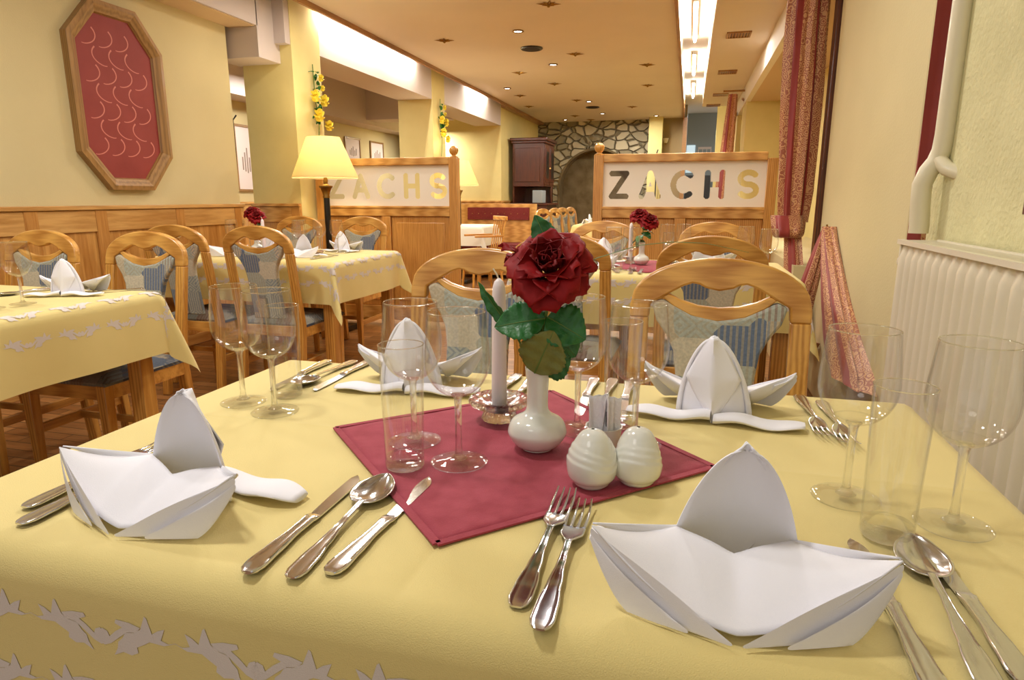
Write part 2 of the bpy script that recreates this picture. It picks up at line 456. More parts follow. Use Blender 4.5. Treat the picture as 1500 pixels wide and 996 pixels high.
M['stone_dark'] = plain('smooth_niche_plaster', (112, 96, 64), .9, bump=.5, bscale=12, var=.06, vscale=5)
# ================================================================ STRUCTURE
CZ = 2.62          # central ceiling
AX = -3.15         # arcade plane
WX = -3.5          # near left wall
RX = 0.66          # near right wall
FY = 13.9          # far wall
g = G(); g.box(-6.2, 2.0, -3.0, 15.6, -.1, 0); struct(g.build('floor', M['parquet'], smooth=False))
g = G(); g.box(-3.03, -.2, -.5, 13.9, CZ, CZ + .04); struct(g.build('ceiling', M['ceil'], smooth=False))
g = G(); g.box(-6.2, 2.0, 0.2, 15.6, 2.86, 2.92); struct(g.build('ceiling', M['ceil_up'], smooth=False))
# left wall with its end, and wainscot
g = G(); g.box(WX - .15, WX, -1.5, 4.6, 0, 2.86); struct(g.build('wall_left', M['wall'], smooth=False))
# arcade: pillars, lintels, closing wall
g = G()
g.box(AX - .46, AX, 4.93, 5.36, 0, 2.86)
g.box(AX - .46, AX, 7.95, 8.38, 0, 2.86)
g.box(AX - 1.6, AX, 11.06, 14.0, 0, 2.86)
struct(g.build('wall_arcade', M['wall_y'], smooth=False))
g = G()
g.box(AX - .46, AX - .005, 5.36, 7.95, 2.28, 2.86)
g.box(AX - .46, AX - .005, 8.38, 11.06, 2.28, 2.86)
struct(g.build('wall_lintel', M['beam_paint'], smooth=False))
g = G(); g.box(-5.4, -5.25, 3.5, 14.0, 0, 2.86); g.box(-5.25, AX - .46, 13.2, 13.3, 0, 2.86)
struct(g.build('wall_back_room', M['wall'], smooth=False))
g = G(); g.box(-5.25, -4.9, 4.0, 13.2, 2.2, 2.85); g.box(-5.25, AX-.46, 9.6, 10.0, 2.26, 2.85); struct(g.build('ceiling_bulkhead', M['beam_paint'], smooth=False))
# lowered boxes over the near left wall
g = G()
g.box(WX, -3.27, 0.3, 4.65, 2.36, 2.85)
struct(g.build('ceiling_soffit', M['soffit'], smooth=False))
g = G()
g.box(WX - .15, -3.255, 4.65, 4.97, 2.14, 2.86)
g.box(-3.27, -3.255, 0.3, 4.66, 2.365, 2.86)
g.box(-3.255, -3.10, 0.3, 4.2, 2.44, 2.86)
struct(g.build('ceiling_bulkhead', M['beam_paint'], smooth=False))
g = G(); g.box(-3.255, AX - .005, 4.86, 4.93, 2.28, 2.86); struct(g.build('ceiling_bulkhead', M['beam_paint'], smooth=False))
# wood trim boards of the dropped ceiling
g = G(); g.box(-3.055, -3.03, -.5, 13.9, CZ - .045, CZ + .10); struct(g.build('trim_1', M['trim_wood'], smooth=False))
g = G(); g.box(-.2, -.17, -.5, 13.9, CZ - .03, CZ + .16); struct(g.build('trim_2', M['trim_wood'], smooth=False))
g = G(); g.box(AX, -3.06, 11.06, 13.9, CZ - .05, CZ + .02); struct(g.build('trim_3', M['trim_wood'], smooth=False))

def wainscot(name, x0, y0, x1, y1, top=1.03, nrm=(1, 0), stiles=()):
    """panelled oak wainscot along a wall segment; nrm points into the room"""
    L = math.hypot(x1 - x0, y1 - y0)
    ux, uy = (x1 - x0) / L, (y1 - y0) / L
    def seg(g, a, b, z0, z1, d0, d1):
        vs = []
        for z in (z0, z1):
            for d in (d0, d1):
                for t in (a, b):
                    vs.append((x0 + ux * t + nrm[0] * d, y0 + uy * t + nrm[1] * d, z))
        g.add(vs, [(0, 2, 3, 1), (4, 5, 7, 6), (0, 1, 5, 4), (2, 6, 7, 3), (0, 4, 6, 2), (1, 3, 7, 5)])
    along = M['pine_y'] if abs(uy) > .5 else M['pine_x']
    g = G(); seg(g, 0, L, 0, top - .02, 0.001, .02); base = g.build(name, M['pine_z'], smooth=False); struct(base)
    g = G(); seg(g, 0, L, top - .02, top + .005, 0.001, .045); seg(g, 0, L, top - .15, top - .022, .02, .032); seg(g, 0, L, 0.0, .1, .02, .034)
    g.build('rail', along, base, smooth=False, bevel=.003)
    g = G()
    n = max(1, round(L / .8))
    for k in list(stiles) or [i * L / n for i in range(n + 1)]:
        a = min(max(k - .04, 0), L - .08); seg(g, a, a + .08, .1, top - .022, .021, .036)
    g.build('stile', M['pine_z'], base, smooth=False, bevel=.003)
    return base
wainscot('trim_4', WX, -1.0, WX, 4.6, stiles=(1.5, 2.2, 3.0, 3.8, 4.25, 4.9, 5.52))
wainscot('trim_5', AX - .46, 4.93, AX, 4.93, nrm=(0, -1))
wainscot('trim_6', AX, 11.06, AX, 13.9)
wainscot('trim_7', AX - 1.6, 11.06, AX, 11.06, nrm=(0, -1))
wainscot('trim_8', -5.25, 4.0, -5.25, 13.2)

# far stone wall with arched niche
ax, aw, sp = -1.9, .8, 1.28
arch = [(ax - aw, 0), (ax - aw, sp)] + [(ax - aw * math.cos(t), sp + aw * math.sin(t)) for t in [PI * i / 20 for i in range(1, 20)]] + [(ax + aw, sp), (ax + aw, 0)]
g = G(); g.prism([(-4.8, 0)] + arch + [(-.84, 0), (-.84, 2.86), (-4.8, 2.86)], FY, FY + .5)
struct(g.build('wall_far', M['stone'], smooth=False))
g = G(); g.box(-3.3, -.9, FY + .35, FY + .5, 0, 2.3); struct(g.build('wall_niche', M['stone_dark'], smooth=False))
g = G()
outer = [(ax + (aw + .012) * math.cos(t), sp + (aw + .012) * math.sin(t)) for t in [PI * i / 20 for i in range(21)]]
inner = [(ax + (aw - .03) * math.cos(t), sp + (aw - .03) * math.sin(t)) for t in [PI * (20 - i) / 20 for i in range(21)]]
g.prism([(ax + aw + .012, 0)] + outer + [(ax - aw - .012, 0), (ax - aw + .03, 0)] + inner + [(ax + aw - .03, 0)], FY - .01, FY + .36)
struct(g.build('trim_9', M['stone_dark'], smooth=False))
g = G(); g.box(-.84, -.58, 13.5, 14.4, 0, 2.86); struct(g.build('wall_far_pillar', M['wall_y'], smooth=False))
g = G(); g.box(-.58, -.13, 13.8, 13.9, 0, 2.86); struct(g.build('wall_far_side', M['brownwall'], smooth=False))
g = G(); g.box(-.2, -.12, 13.6, 13.72, 0, 2.6); struct(g.build('trim_10', M['trim_wood'], smooth=False))
# kitchen pass seen at the far end
g = G(); g.box(-.13, .55, 15.2, 15.3, 0, 2.86); struct(g.build('wall_kitchen', M['mid_grey'], smooth=False))
g = G(); g.box(.42, 1.2, 13.4, 13.5, 0, 2.86); struct(g.build('wall_far_right', M['wall_y'], smooth=False))

# right side: lower ceiling panel, lintel, niches, near wall
g = G(); g.box(.11, .62, 0.3, 10.9, 2.45, 2.49); struct(g.build('ceiling_panel', M['ceil'], smooth=False))
g = G(); g.box(.11, .13, 0.3, 10.9, 2.49, 2.86); g.box(.13, .62, 10.86, 10.9, 2.49, 2.86); struct(g.build('ceiling_panel_edge', M['ceil_up'], smooth=False))
g = G(); g.box(.60, .66, 0.3, 10.9, 2.24, 2.86); struct(g.build('wall_right_lintel', M['ceil_up'], smooth=False))
g = G(); g.box(.66, 1.15, 0.3, 10.9, 2.24, 2.34); struct(g.build('ceiling_niche', M['soffit'], smooth=False))
g = G(); g.box(RX, RX + .5, -1.2, 2.12, 0, 2.30); struct(g.build('wall_right', M['wall_tex'], smooth=False))
g = G(); g.box(.72, 1.15, 2.5, 4.02, 0, 2.25); struct(g.build('wall_right_pier', M['wall'], smooth=False, bevel=.01))
g = G(); g.box(.62, 1.15, 8.9, 9.6, 0, 2.25); struct(g.build('wall_right_pier', M['wall_y'], smooth=False))
g = G(); g.box(1.15, 1.3, -1.2, 14, 0, 2.86); struct(g.build('wall_outer', M['wall_y'], smooth=False))
g = G(); g.box(.6, 1.15, 4.02, 8.9, 0, .70); struct(g.build('wall_right_parapet', M['wall'], smooth=False))
g = G(); g.box(.6, .66, 10.3, 13.4, 0, 2.3); struct(g.build('wall_right_far', M['wall_y'], smooth=False))

# cove tubes
def tubes(x, z, segs, label):
    for i, (y0, y1) in enumerate(segs):
        t = thing('fluorescent_light', label[i], 'light', (x, (y0 + y1) / 2, z))
        h = (y1 - y0) / 2
        q = G(); q.tube([(0, -h, 0), (0, h, 0)], .013, 10); q.build('tube', M['tube'], t)
        q = G(); q.box(-.02, .02, -h, h, .014, .05); q.build('batten', M['ceil_up'], t, smooth=False)
tubes(-3.10, 2.62, [(5.35, 6.5), (6.6, 7.4)], ['glowing tube hidden in the left ceiling slot above the first wall opening, nearer one', 'glowing tube in the left ceiling slot above the first wall opening, farther one'])
tubes(-3.10, 2.62, [(9.3, 10.2)], ['glowing tube in the left ceiling slot above the second wall opening'])
tubes(-.04, 2.80, [(4.2, 6.0), (6.6, 8.1), (8.9, 10.2), (11.0, 12.4)], ['glowing tube in the right ceiling slot, nearest to the viewer', 'second glowing tube in the right ceiling slot', 'third glowing tube in the right ceiling slot', 'farthest glowing tube at the end of the right ceiling slot'])

# ================================================================ CEILING ITEMS
def spot_proto():
    t = thing('ceiling_spotlight', '', 'light')
    q = G(); q.lathe([(.052, 0), (.056, -.008), (.044, -.012), (.038, -.004)], 20); q.build('ring', M['brass'], t)
    q = G(); q.lathe([(.036, -.003), (.036, -.006), (.002, -.009)], 20); q.build('bulb', M['spot'], t)
    return Proto(t)
sp_ = spot_proto()
for (x, y), l in zip([(-1.65, 6.39), (-1.64, 8.01), (-2.61, 9.5), (-1.67, 11.1), (-1.65, 12.7), (-2.5, 13.5), (-.7, 13.3)],
    ['bright ceiling spotlight nearest the viewer, above the dark round grille', 'bright ceiling spotlight just beyond the near dark round grille', 'bright ceiling spotlight beside the left wooden trim',
     'bright ceiling spotlight just left of the far dark round grille', 'small bright ceiling spotlight just behind the far dark round grille', 'farthest left ceiling spotlight in front of the stone wall', 'far right ceiling spotlight above the yellow wall column']):
    sp_.put((x, y, CZ), 0, l)
t = thing('star_ornament', '', 'ornament')
q = G()
for k in range(8):
    a = PI / 4 * k; r = .105 if k % 2 == 0 else .075
    c, s_ = math.cos(a), math.sin(a)
    q.add([(c * r, s_ * r, -.004), (-s_ * .018, c * .018, -.001), (0, 0, -.022), (s_ * .018, -c * .018, -.001)], [(0, 1, 2), (0, 2, 3), (0, 3, 1)])
q.build('rays', M['brass'], t, smooth=False)
q = G(); q.sphere((0, 0, -.018), .014, 10); q.build('knob', M['brass'], t)
st = Proto(t)
stars = [(-2.45, 6.55), (-1.19, 5.6), (-1.29, 7.5), (-2.15, 8.4), (-1.88, 9.3), (-2.6, 10.2), (-2.75, 11.4), (-1.84, 10.9), (-.57, 8.3), (-.65, 9.75), (-1.04, 11.9), (-2.2, 12.9), (-2.0, 13.6)]
sl = ['upper left, nearest the lit opening', 'topmost, cut by the upper picture edge', 'right of the near dark round grille', 'left of the second spotlight', 'centre, beyond the second spotlight', 'beside the left trim, behind the left spotlight',
      'small, by the left trim above the dark cabinet', 'just left of the far spotlight and dark grille', 'near the right trim, the nearer of that side', 'near the right trim, behind another star', 'right of the far dark grille', 'far left of centre before the stone wall', 'smallest, right before the stone wall']
for (x, y), l in zip(stars, sl): st.put((x, y, CZ), .3, 'brass star ornament on the ceiling, ' + l, 'brass star ornaments on the ceiling')
t = thing('ceiling_speaker', '', 'speaker')
q = G(); q.lathe([(.115, 0), (.12, -.008), (.108, -.016), (.1, -.012)], 28); q.build('ring', M['black'], t)
q = G(); q.lathe([(.1, -.006), (.1, -.011), (.002, -.018)], 28); q.build('grille', M['black_metal'], t)
spk = Proto(t)
spk.put((-1.69, 7.12, CZ), 0, 'round dark ceiling grille between the two nearest spotlights')
spk.put((-1.71, 11.8, CZ), 0, 'small round dark ceiling grille near the stone wall')
t = thing('ceiling_vent', '', 'vent')
q = G(); q.box(-.1, .1, -.1, -.085, -.012, 0); q.box(-.1, .1, .085, .1, -.012, 0); q.box(-.1, -.085, -.085, .085, -.012, 0); q.box(.085, .1, -.085, .085, -.012, 0); q.build('frame', M['trim_wood'], t, smooth=False)
q = G()
for k in range(7): q.box(-.078 + k * .024, -.066 + k * .024, -.085, .085, -.009, 0)
q.build('slats', M['trim_wood'], t, smooth=False)
q = G(); q.box(-.085, .085, -.085, .085, -.003, 0); q.build('backing', M['dark_wood'], t, smooth=False)
vt = Proto(t)
for (x, y), l in zip([(.33, 6.28), (.33, 8.03), (.33, 9.7), (.27, 10.75)], ['square brown vent in the right lower ceiling, nearest and largest', 'square brown vent in the right lower ceiling, second from the viewer', 'square brown vent in the right lower ceiling, beside the curtain rail', 'smallest square brown vent at the end of the right lower ceiling']):
    vt.put((x, y, 2.45), 0, l)

# ================================================================ LEFT WALL PICTURE
def octo(w_, h_, c_):
    w_, h_ = w_ / 2, h_ / 2
    return [(-w_ + c_, -h_), (w_ - c_, -h_), (w_, -h_ + c_ * 1.15), (w_, h_ - c_ * 1.15), (w_ - c_, h_), (-w_ + c_, h_), (-w_, h_ - c_ * 1.15), (-w_, -h_ + c_ * 1.15)]
t = thing('octagonal_panel', 'octagonal oak-framed panel of red curl-patterned fabric on the left wall', 'picture', (WX, 3.52, 1.68))
O, I = octo(.71, 1.10, .19), octo(.56, .95, .155)
q = G()
prof = [(0, 0), (.0, .045), (.35, .05), (.9, .03), (1, .015), (1, 0)]
rows = []
for a, h in prof:
    rows.append([(h, O[i][0] * (1 - a) + I[i][0] * a, O[i][1] * (1 - a) + I[i][1] * a) for i in range(8)])
vs = [p for r in rows for p in r]
fs = [(j * 8 + i, j * 8 + (i + 1) % 8, (j + 1) * 8 + (i + 1) % 8, (j + 1) * 8 + i) for j in range(len(prof) - 1) for i in range(8)]
q.add(vs, fs); q.build('frame', M['frame_wood'], t, smooth=False)
q = G(); q.prism([(a * 1.01, b_ * 1.01) for a, b_ in I], .002, .014, 'yz')
q.mi = 1
def curl(q, cy, cz, s, flip):
    pts = []
    for k in range(13):
        u = k / 12; th = -1.5 + u * 4.4
        r = .055 * (1 - .45 * u)
        pts.append((cy + flip * s * (r * math.sin(th) + .02 * u), cz + s * (.10 * u - .05 + r * .5 * (1 - math.cos(th)))))
    for k in range(12):
        (y0, z0), (y1, z1) = pts[k], pts[k + 1]
        d = math.hypot(y1 - y0, z1 - z0) or 1
        wd = .0022 + .0026 * (k / 12)
        ny, nz_ = -(z1 - z0) / d * wd, (y1 - y0) / d * wd
        q.add([(.0146, y0 - ny, z0 - nz_), (.0146, y1 - ny, z1 - nz_), (.0146, y1 + ny, z1 + nz_), (.0146, y0 + ny, z0 + nz_)], [(0, 1, 2, 3)])
def inside(y, z):
    return abs(y) < .255 and abs(z) < .445 and abs(y) + abs(z) / 1.15 < .56
for r_ in range(9):
    for c_ in range(5):
        y_ = -.24 + c_ * .12 + (.06 if r_ % 2 else 0); z_ = -.42 + r_ * .105
        if inside(y_ - .07, z_) and inside(y_ + .07, z_ + .08) and inside(y_, z_-.05): curl(q, y_, z_, .95, 1 if r_ % 2 else -1)
M['panel_red'] = plain('red_silk', (140, 46, 40), .6, var=.02, bump=.2, bscale=500)
M['panel_pink'] = plain('pink_embroidery', (208, 128, 112), .6)
q.build('fabric_panel', [M['panel_red'], M['panel_pink']], t, smooth=False)

# framed pictures in the back room (on its far left wall), seen through the openings
def picture(label, loc, w_, h_, rz, tall=False):
    t = thing('framed_picture', label, 'picture', loc, rz)
    q = G(); q.box(-w_/2, w_/2, -.02, 0, -h_/2, -h_/2 + .025); q.box(-w_/2, w_/2, -.02, 0, h_/2 - .025, h_/2); q.box(-w_/2, -w_/2 + .025, -.02, 0, -h_/2 + .025, h_/2 - .025); q.box(w_/2 - .025, w_/2, -.02, 0, -h_/2 + .025, h_/2 - .025)
    q.build('frame', M['frame_wood'], t, smooth=False)
    q = G(); q.box(-w_/2 + .02, w_/2 - .02, -.008, 0, -h_/2 + .02, h_/2 - .02); q.mi = 1
    for k in range(5):
        a = -.2 + .1 * k
        q.box(a * w_ , (a + .05) * w_, -.0095, -.008, -.22 * h_ * (1 - abs(a)), (.02 + .07 * ((k * 7) % 3)) * h_)
    q.build('drawing', [M['photo_mat'], M['sketch']], t, smooth=False)
for (y_, z_, w_, h_, l) in [(9.75, 1.82, .5, .40, 'small framed drawing behind the partition, left of the pair in the first opening'), (10.6, 1.82, .5, .40, 'small framed drawing behind the partition, right of the pair in the first opening')]:
    picture(l, (-5.248, y_, z_), w_, h_, PI / 2)
picture('tall framed drawing seen in the narrow gap at the end of the left wall', (-5.248, 7.08, 1.55), .42, .78, PI / 2)
picture('second tall frame in the narrow gap, half hidden by the first pillar', (-5.248, 7.45, 1.55), .3, .78, PI / 2)

# coat hook rail end at the wall corner
t = thing('coat_hook', 'thin dark metal hook on the left wall end', 'hook', (WX - .02, 4.605, 1.62))
q = G(); q.tube([(0, 0, -.55), (0, .02, -.2), (0, .02, .06), (.02, .04, .1)], .006); q.build('bar', M['black_metal'], t)
q = G(); q.tube([(0, .02, .04), (-.03, .05, .1)], .005); q.build('hook', M['black_metal'], t)

g = G(); g.box(.70, .77, 4.03, 4.12, 0, 2.24); struct(g.build('pier_shade_strip', M['dark_wood'], bevel=.004))  # dark strip added in place of the shadow band on the pier
# ================================================================ PARTITIONS WITH LETTERS
def segd(p, a, b):
    vx, vy = b[0] - a[0], b[1] - a[1]; wx, wy = p[0] - a[0], p[1] - a[1]
    t = max(0, min(1, (wx * vx + wy * vy) / (vx * vx + vy * vy or 1)))
    return math.hypot(wx - t * vx, wy - t * vy)
def arcp(cx, cy, r, a0, a1, n=14, ry=None):
    return [(cx + r * math.cos(math.radians(a0 + (a1 - a0) * i / n)), cy + (ry or r) * math.sin(math.radians(a0 + (a1 - a0) * i / n))) for i in range(n + 1)]
LET = {
 'Z': [[(-.055, .085), (.055, .085), (-.055, -.085), (.055, -.085)]],
 'A': [[(-.062, -.085), (0, .085), (.062, -.085)], [(-.035, -.032), (.035, -.032)]],
 'C': [arcp(.012, 0, .075, 52, 308, 20, .085)],
 'H': [[(-.052, .085), (-.052, -.085)], [(.052, .085), (.052, -.085)], [(-.052, 0), (.052, 0)]],
 'S': [arcp(0, .042, .056, 38, 270, 14, .043) + arcp(0, -.042, .058, 90, -142, 14, .043)]}
def partition(label, x0, x1, y, free_left):
    t = thing('wooden_partition', label, 'partition', ((x0 + x1) / 2, y, 0))
    h = (x1 - x0) / 2; H_ = 1.405
    a = h - .035
    for s in (-1, 1):
        top = 1.40 if (s < 0) == free_left else 1.36
        q = G(); q.box(s * a - .036, s * a + .036, -.036, .036, 0, top); post = q.build('post', M['pine_z'], t, bevel=.004)
        if (s < 0) == free_left:
            q = G(); q.lathe([(.034, top), (.036, top + .006), (.02, top + .014), (.018, top + .02), (.031, top + .032), (.039, top + .052), (.036, top + .07), (.022, top + .086), (.002, top + .092)], 20, (s * a, 0, 0))
            q.build('finial', M['oak_z'], post)
    b_ = a - .036
    q = G(); q.box(-b_, b_, -.032, .032, 1.345, 1.405); q.build('top_rail', M['pine_x'], t, bevel=.006)
    q = G(); q.box(-b_, b_, -.03, .03, .93, 1.012); q.box(-b_, b_, -.036, .036, .995, 1.015); q.build('middle_rail', M['pine_x'], t, bevel=.004)
    q = G(); q.box(-b_, b_, -.03, .03, .04, .16); q.build('bottom_rail', M['pine_x'], t, bevel=.004)
    nst = 1
    q = G(); q.box(-.04, .04, -.028, .028, .16, .93); q.build('mullion', M['pine_z'], t, bevel=.004)
    for s in (-1, 1):
        xa, xb = (.04, b_) if s > 0 else (-b_, -.04)
        q = G(); q.box(xa, xb, -.01, .01, .16, .93); q.box(xa + .05, xb - .05, -.018, .018, .21, .88)
        q.build('lower_panel', M['pine_z'], t, bevel=.008)
    # glass: frosted sheet with letters left clear
    c_ = .004; z0, z1 = 1.012, 1.347
    nx = int(2 * b_ / c_); nz_ = int((z1 - z0) / c_)
    vs = [(-b_ + 2 * b_ * i / nx, 0, z0 + (z1 - z0) * j / nz_) for j in range(nz_ + 1) for i in range(nx + 1)]
    ff, lf = [], []
    zc = 1.177
    for j in range(nz_):
        for i in range(nx):
            px = -b_ + 2 * b_ * (i + .5) / nx; pz = z0 + (z1 - z0) * (j + .5) / nz_
            hit = False
            if abs(pz - zc) < .115:
                k = int((px + .585) // .234)
                if 0 <= k < 5:
                    p = (px - (-.468 + .234 * k), pz - zc)
                    for ln in LET['ZACHS'[k]]:
                        if any(segd(p, ln[q_], ln[q_ + 1]) < .0205 for q_ in range(len(ln) - 1)): hit = True; break
            n_ = nx + 1
            (lf if hit else ff).append((j * n_ + i, j * n_ + i + 1, (j + 1) * n_ + i + 1, (j + 1) * n_ + i))
    def comp(fs):
        used = {}; nv = []; nf = []
        for f in fs:
            r = []
            for i in f:
                if i not in used: used[i] = len(nv); nv.append(vs[i])
                r.append(used[i])
            nf.append(tuple(r))
        return nv, nf
    q = G(); q.add(*comp(ff)); gp = q.build('frosted_glass', M['frost'], t, smooth=False)
    q = G(); q.add(*comp(lf)); o = q.build('lettering', M['pane'], gp, smooth=False); o['label'] = 'clear glass letters reading ZACHS'
partition('oak partition behind the floor lamp with clear ZACHS letters in frosted glass, left one', -3.12, -1.83, 5.15, False)
partition('oak partition beside the long curtain with clear ZACHS letters in frosted glass, right one', -.72, .60, 5.15, True)

# ================================================================ RADIATOR, PIPE, VALVE
t = thing('radiator', 'cream ribbed panel radiator below the rough plaster wall', 'radiator', (.56, 1.3, .16))
x0r, x1r = 0.0, .085
q = G()
def ribs(u, v):
    y = -.95 + 1.62 * u; z = .80 * v
    k = (u * 33) % 1
    zz = min(v, 1 - v) * .80
    amp = .012 * min(1, max(0, (zz - .012) / .012)) ** .5
    return (-amp * max(0, 1 - ((k - .5) / .33) ** 2) ** .6 + .002, y, z)
def ribs2(u, v):
    p = ribs(u, v); return p
n_ = 33 * 8
q.grid(ribs2, n_, 24)
q.build('ribbed_front', M['white_paint'], t)
q = G(); q.box(.004, .085, -.95, .67, 0, .80); q.build('body', M['white_paint'], t, smooth=False)
q = G(); q.box(-.012, .004, -.955, .675, .80, .812); q.box(.082, .09, -.955, .675, .785, .812)
for k in range(100):
    y = -.95 + k * 1.62 / 100
    q.box(.004, .082, y, y + .009, .800, .808)
q.build('top_grille', M['white_paint'], t, smooth=False)
q = G(); q.box(-.004, .088, .67, .678, 0, .81); q.build('side_plate', M['white_paint'], t, bevel=.002)
t = thing('radiator_valve', 'white thermostat knob with dark green collar at the radiator corner', 'valve', (.60, 2.0, .905))
q = G(); q.tube([(-.002, .0, 0), (-.002, .022, 0)], .017, 16); q.build('collar', M['valve'], t)
q = G(); q.tube([(-.002, .022, 0), (-.002, .03, 0), (-.002, .065, 0), (-.002, .078, 0)], [.018, .022, .021, .012], 18); q.build('knob', M['white_paint'], t)
t = thing('heating_pipe', 'thick cream heating pipe bending beside the rough plaster wall above the radiator', 'pipe', (.615, 2.04, .985))
q = G()
q.tube([(0, 0, 0), (0, .0, .02), (-.004, .0, .08), (-.006, .0, .13), (.004, -.004, .165), (.02, -.006, .19), (.028, -.01, .22), (.03, -.012, .26), (.03, -.012, 1.5)], .0245, 16)
q.build('pipe_run', M['pipe_paint'], t)
q = G(); q.tube([(.020, -.008, .20), (.034, -.045, .170), (.060, -.075, .155)], .019, 14); q.build('branch', M['pipe_paint'], t)
t = tag(G().box(-.006, 0, -.02, .02, -.028, .028).build('wall_plate', M['dark_wood'], None, bevel=.002), 'small brown plate on the rough plaster wall at the right picture edge', 'plate')
t.location = (.66, 1.545, 1.075)

# ================================================================ CURTAINS
def drape(q, path, folds=7, amp=.2, seg=56, bands=((.0, .12), (.42, .55)), phase=0, tw=0):
    """path: (center, half width along dir, half depth, dir angle)"""
    pts = path; base = len(q.v); n = len(pts)
    vs = []
    for i, (c, wd, dp, an) in enumerate(pts):
        for k in range(seg):
            th = 2 * PI * k / seg
            r = 1 + amp * math.sin(folds * th + phase + tw * i) + amp * .5 * math.sin((folds * 2 + 1) * th + i * .25)
            a, b_ = wd * r * math.cos(th), dp * r * math.sin(th)
            vs.append((c[0] + a * math.cos(an) - b_ * math.sin(an), c[1] + a * math.sin(an) + b_ * math.cos(an), c[2]))
    b0 = len(q.v); q.v += vs
    for i in range(n - 1):
        for k in range(seg):
            k2 = (k + 1) % seg
            q.f.append((b0 + i * seg + k, b0 + i * seg + k2, b0 + (i + 1) * seg + k2, b0 + (i + 1) * seg + k))
            q.m.append(1 if any(a <= k / seg < b_ for a, b_ in bands) else 0)
    q.f.append(tuple(b0 + k for k in range(seg))); q.m.append(0)
    q.f.append(tuple(b0 + (n - 1) * seg + k for k in range(seg - 1, -1, -1))); q.m.append(0)
BM = [M['brocade'], M['brocade_red']]
def lerp(a, b_, t): return tuple(a[i] + (b_[i] - a[i]) * t for i in range(3))
t = thing('curtain', 'long salmon brocade curtain with red stripes, knotted up beside the right partition', 'curtain', (.59, 4.22, 0))
q = G(); P_ = []
for i in range(26):
    u = i / 25; z = 2.44 - u * 1.50
    wd = .098 + .012 * math.sin(u * 4) ; 
    if u > .86: wd = .098 * (1 - (u - .86) * 1.2)
    P_.append(((-.01 + .02 * u, 0, z), wd * .95, .055, .1))
drape(q, P_, 8, .14, bands=((.60, .68), (.80, .84)), seg=80)
q.build('hanging', BM, t)
q = G(); P_ = []          # folded-over pouch
for i in range(14):
    u = i / 13; a = u * PI * .9
    P_.append(((-.02 + .01 * u, -.03 - .045 * math.sin(a), .98 - .13 * math.sin(a * .55) + .0 * u), .088 * (1 - .25 * u * u), .035 + .02 * math.sin(a), .12))
drape(q, P_, 5, .12, bands=((.55, .72),), seg=60)
q.build('pouch', BM, t)
q = G(); P_ = []          # tail going down and right behind the chair up to the hook
for i in range(22):
    u = i / 21
    c = (.01 + .07 * u, -.02 - .48 * u, .90 - .62 * math.sin(u * PI * .62) )
    P_.append((c, .05 + .02 * math.sin(u * PI), .028, -.9))
drape(q, P_, 5, .18, bands=((.7, .85),), seg=50)
q.build('tail', BM, t)
t = thing('curtain_swag', 'dark red and gold curtain end hung from a hook on the pier beside the radiator', 'curtain', (.69, 3.6, .93))
q = G(); P_ = []
for i in range(20):
    u = i / 19
    c = (-.0 - .03 * u, -.85 * u ** 1.1, .01 - .58 * u - .05 * math.sin(u * PI))
    P_.append((c, .014 + .175 * u ** .8 * (1 if u < .9 else .8), .035, -1.35))
drape(q, P_, 5, .16, bands=((.55, .66), (.75, .82)), seg=60)
q.build('right_fall', BM, t)
q = G(); P_ = []
for i in range(16):
    u = i / 15
    P_.append(((-.01 - .09 * u, .02 + .03 * u, .01 - .48 * u), .012 + .05 * u ** .7, .02 + .01 * u, -1.0))
drape(q, P_, 4, .16, bands=((.55, .75),), seg=44)
q.build('left_fall', BM, t)
q = G(); q.tube([(.03, 0, .0), (-.012, 0, .0), (-.016, 0, .02)], .005); q.build('hook', M['brass'], t)
t = thing('curtain', 'narrow salmon curtain farther away above the right partition, on a short rail', 'curtain', (.46, 9.1, 0))
q = G(); P_ = []
for i in range(16):
    u = i / 15; P_.append(((.0 - .05 * u, 0, 2.36 - 1.4 * u), .05 + .045 * u, .04, 0))
drape(q, P_, 6, .15, bands=((.6, .72),), seg=50); q.build('hanging', BM, t)
q = G(); q.tube([(-.12, 0, 2.40), (.15, 0, 2.40)], .012); q.tube([(.12, 0, 2.3), (.14, .1, 2.3)], .015); q.build('rail', M['trim_wood'], t)
t = thing('curtain', 'dark red curtain strip in the shadow behind the heating pipe', 'curtain', (.80, 2.40, 0))
q = G(); P_ = [((.0, 0, 2.25 - 1.55 * i / 15), .095, .035, .05) for i in range(16)]
drape(q, P_, 6, .15, bands=((.3, .6),), seg=50); q.build('hanging', BM, t)

# ================================================================ FLOOR LAMPS
def lamp_proto():
    t = thing('floor_lamp', '', 'lamp')
    q = G(); q.box(-.15, .15, -.15, .15, .0, .045); q.build('base', M['black'], t, bevel=.006)
    q = G(); q.tube([(0, 0, .04), (0, 0, 1.10)], [.028, .024], 16); q.build('pole', M['black'], t)
    q = G(); q.lathe([(.028, 1.08), (.030, 1.09), (.026, 1.10), (.034, 1.13), (.045, 1.155), (.056, 1.165), (.056, 1.175), (.03, 1.178), (.016, 1.19), (.02, 1.215), (.012, 1.24), (.008, 1.26)], 8, fn=lambda a, z: 1 + .05 * math.sin(4 * a)); q.build('capital', M['brass'], t)
    q = G(); q.lathe([(.252, 1.232), (.256, 1.24), (.128, 1.545), (.124, 1.545), (.250, 1.238)], 48)
    q.f = [f for f in q.f if len(f) == 4]; q.m = [0] * len(q.f)
    q.build('lamp_shade', M['shade'], t)
    q = G(); q.sphere((0, 0, 1.40), (.035, .035, .045), 12); q.build('bulb', M['bulb'], t)
    q = G(); q.tube([(0, 0, 1.26), (0, 0, 1.36)], .01); q.build('socket', M['brass'], t)
    return Proto(t)
lp = lamp_proto()
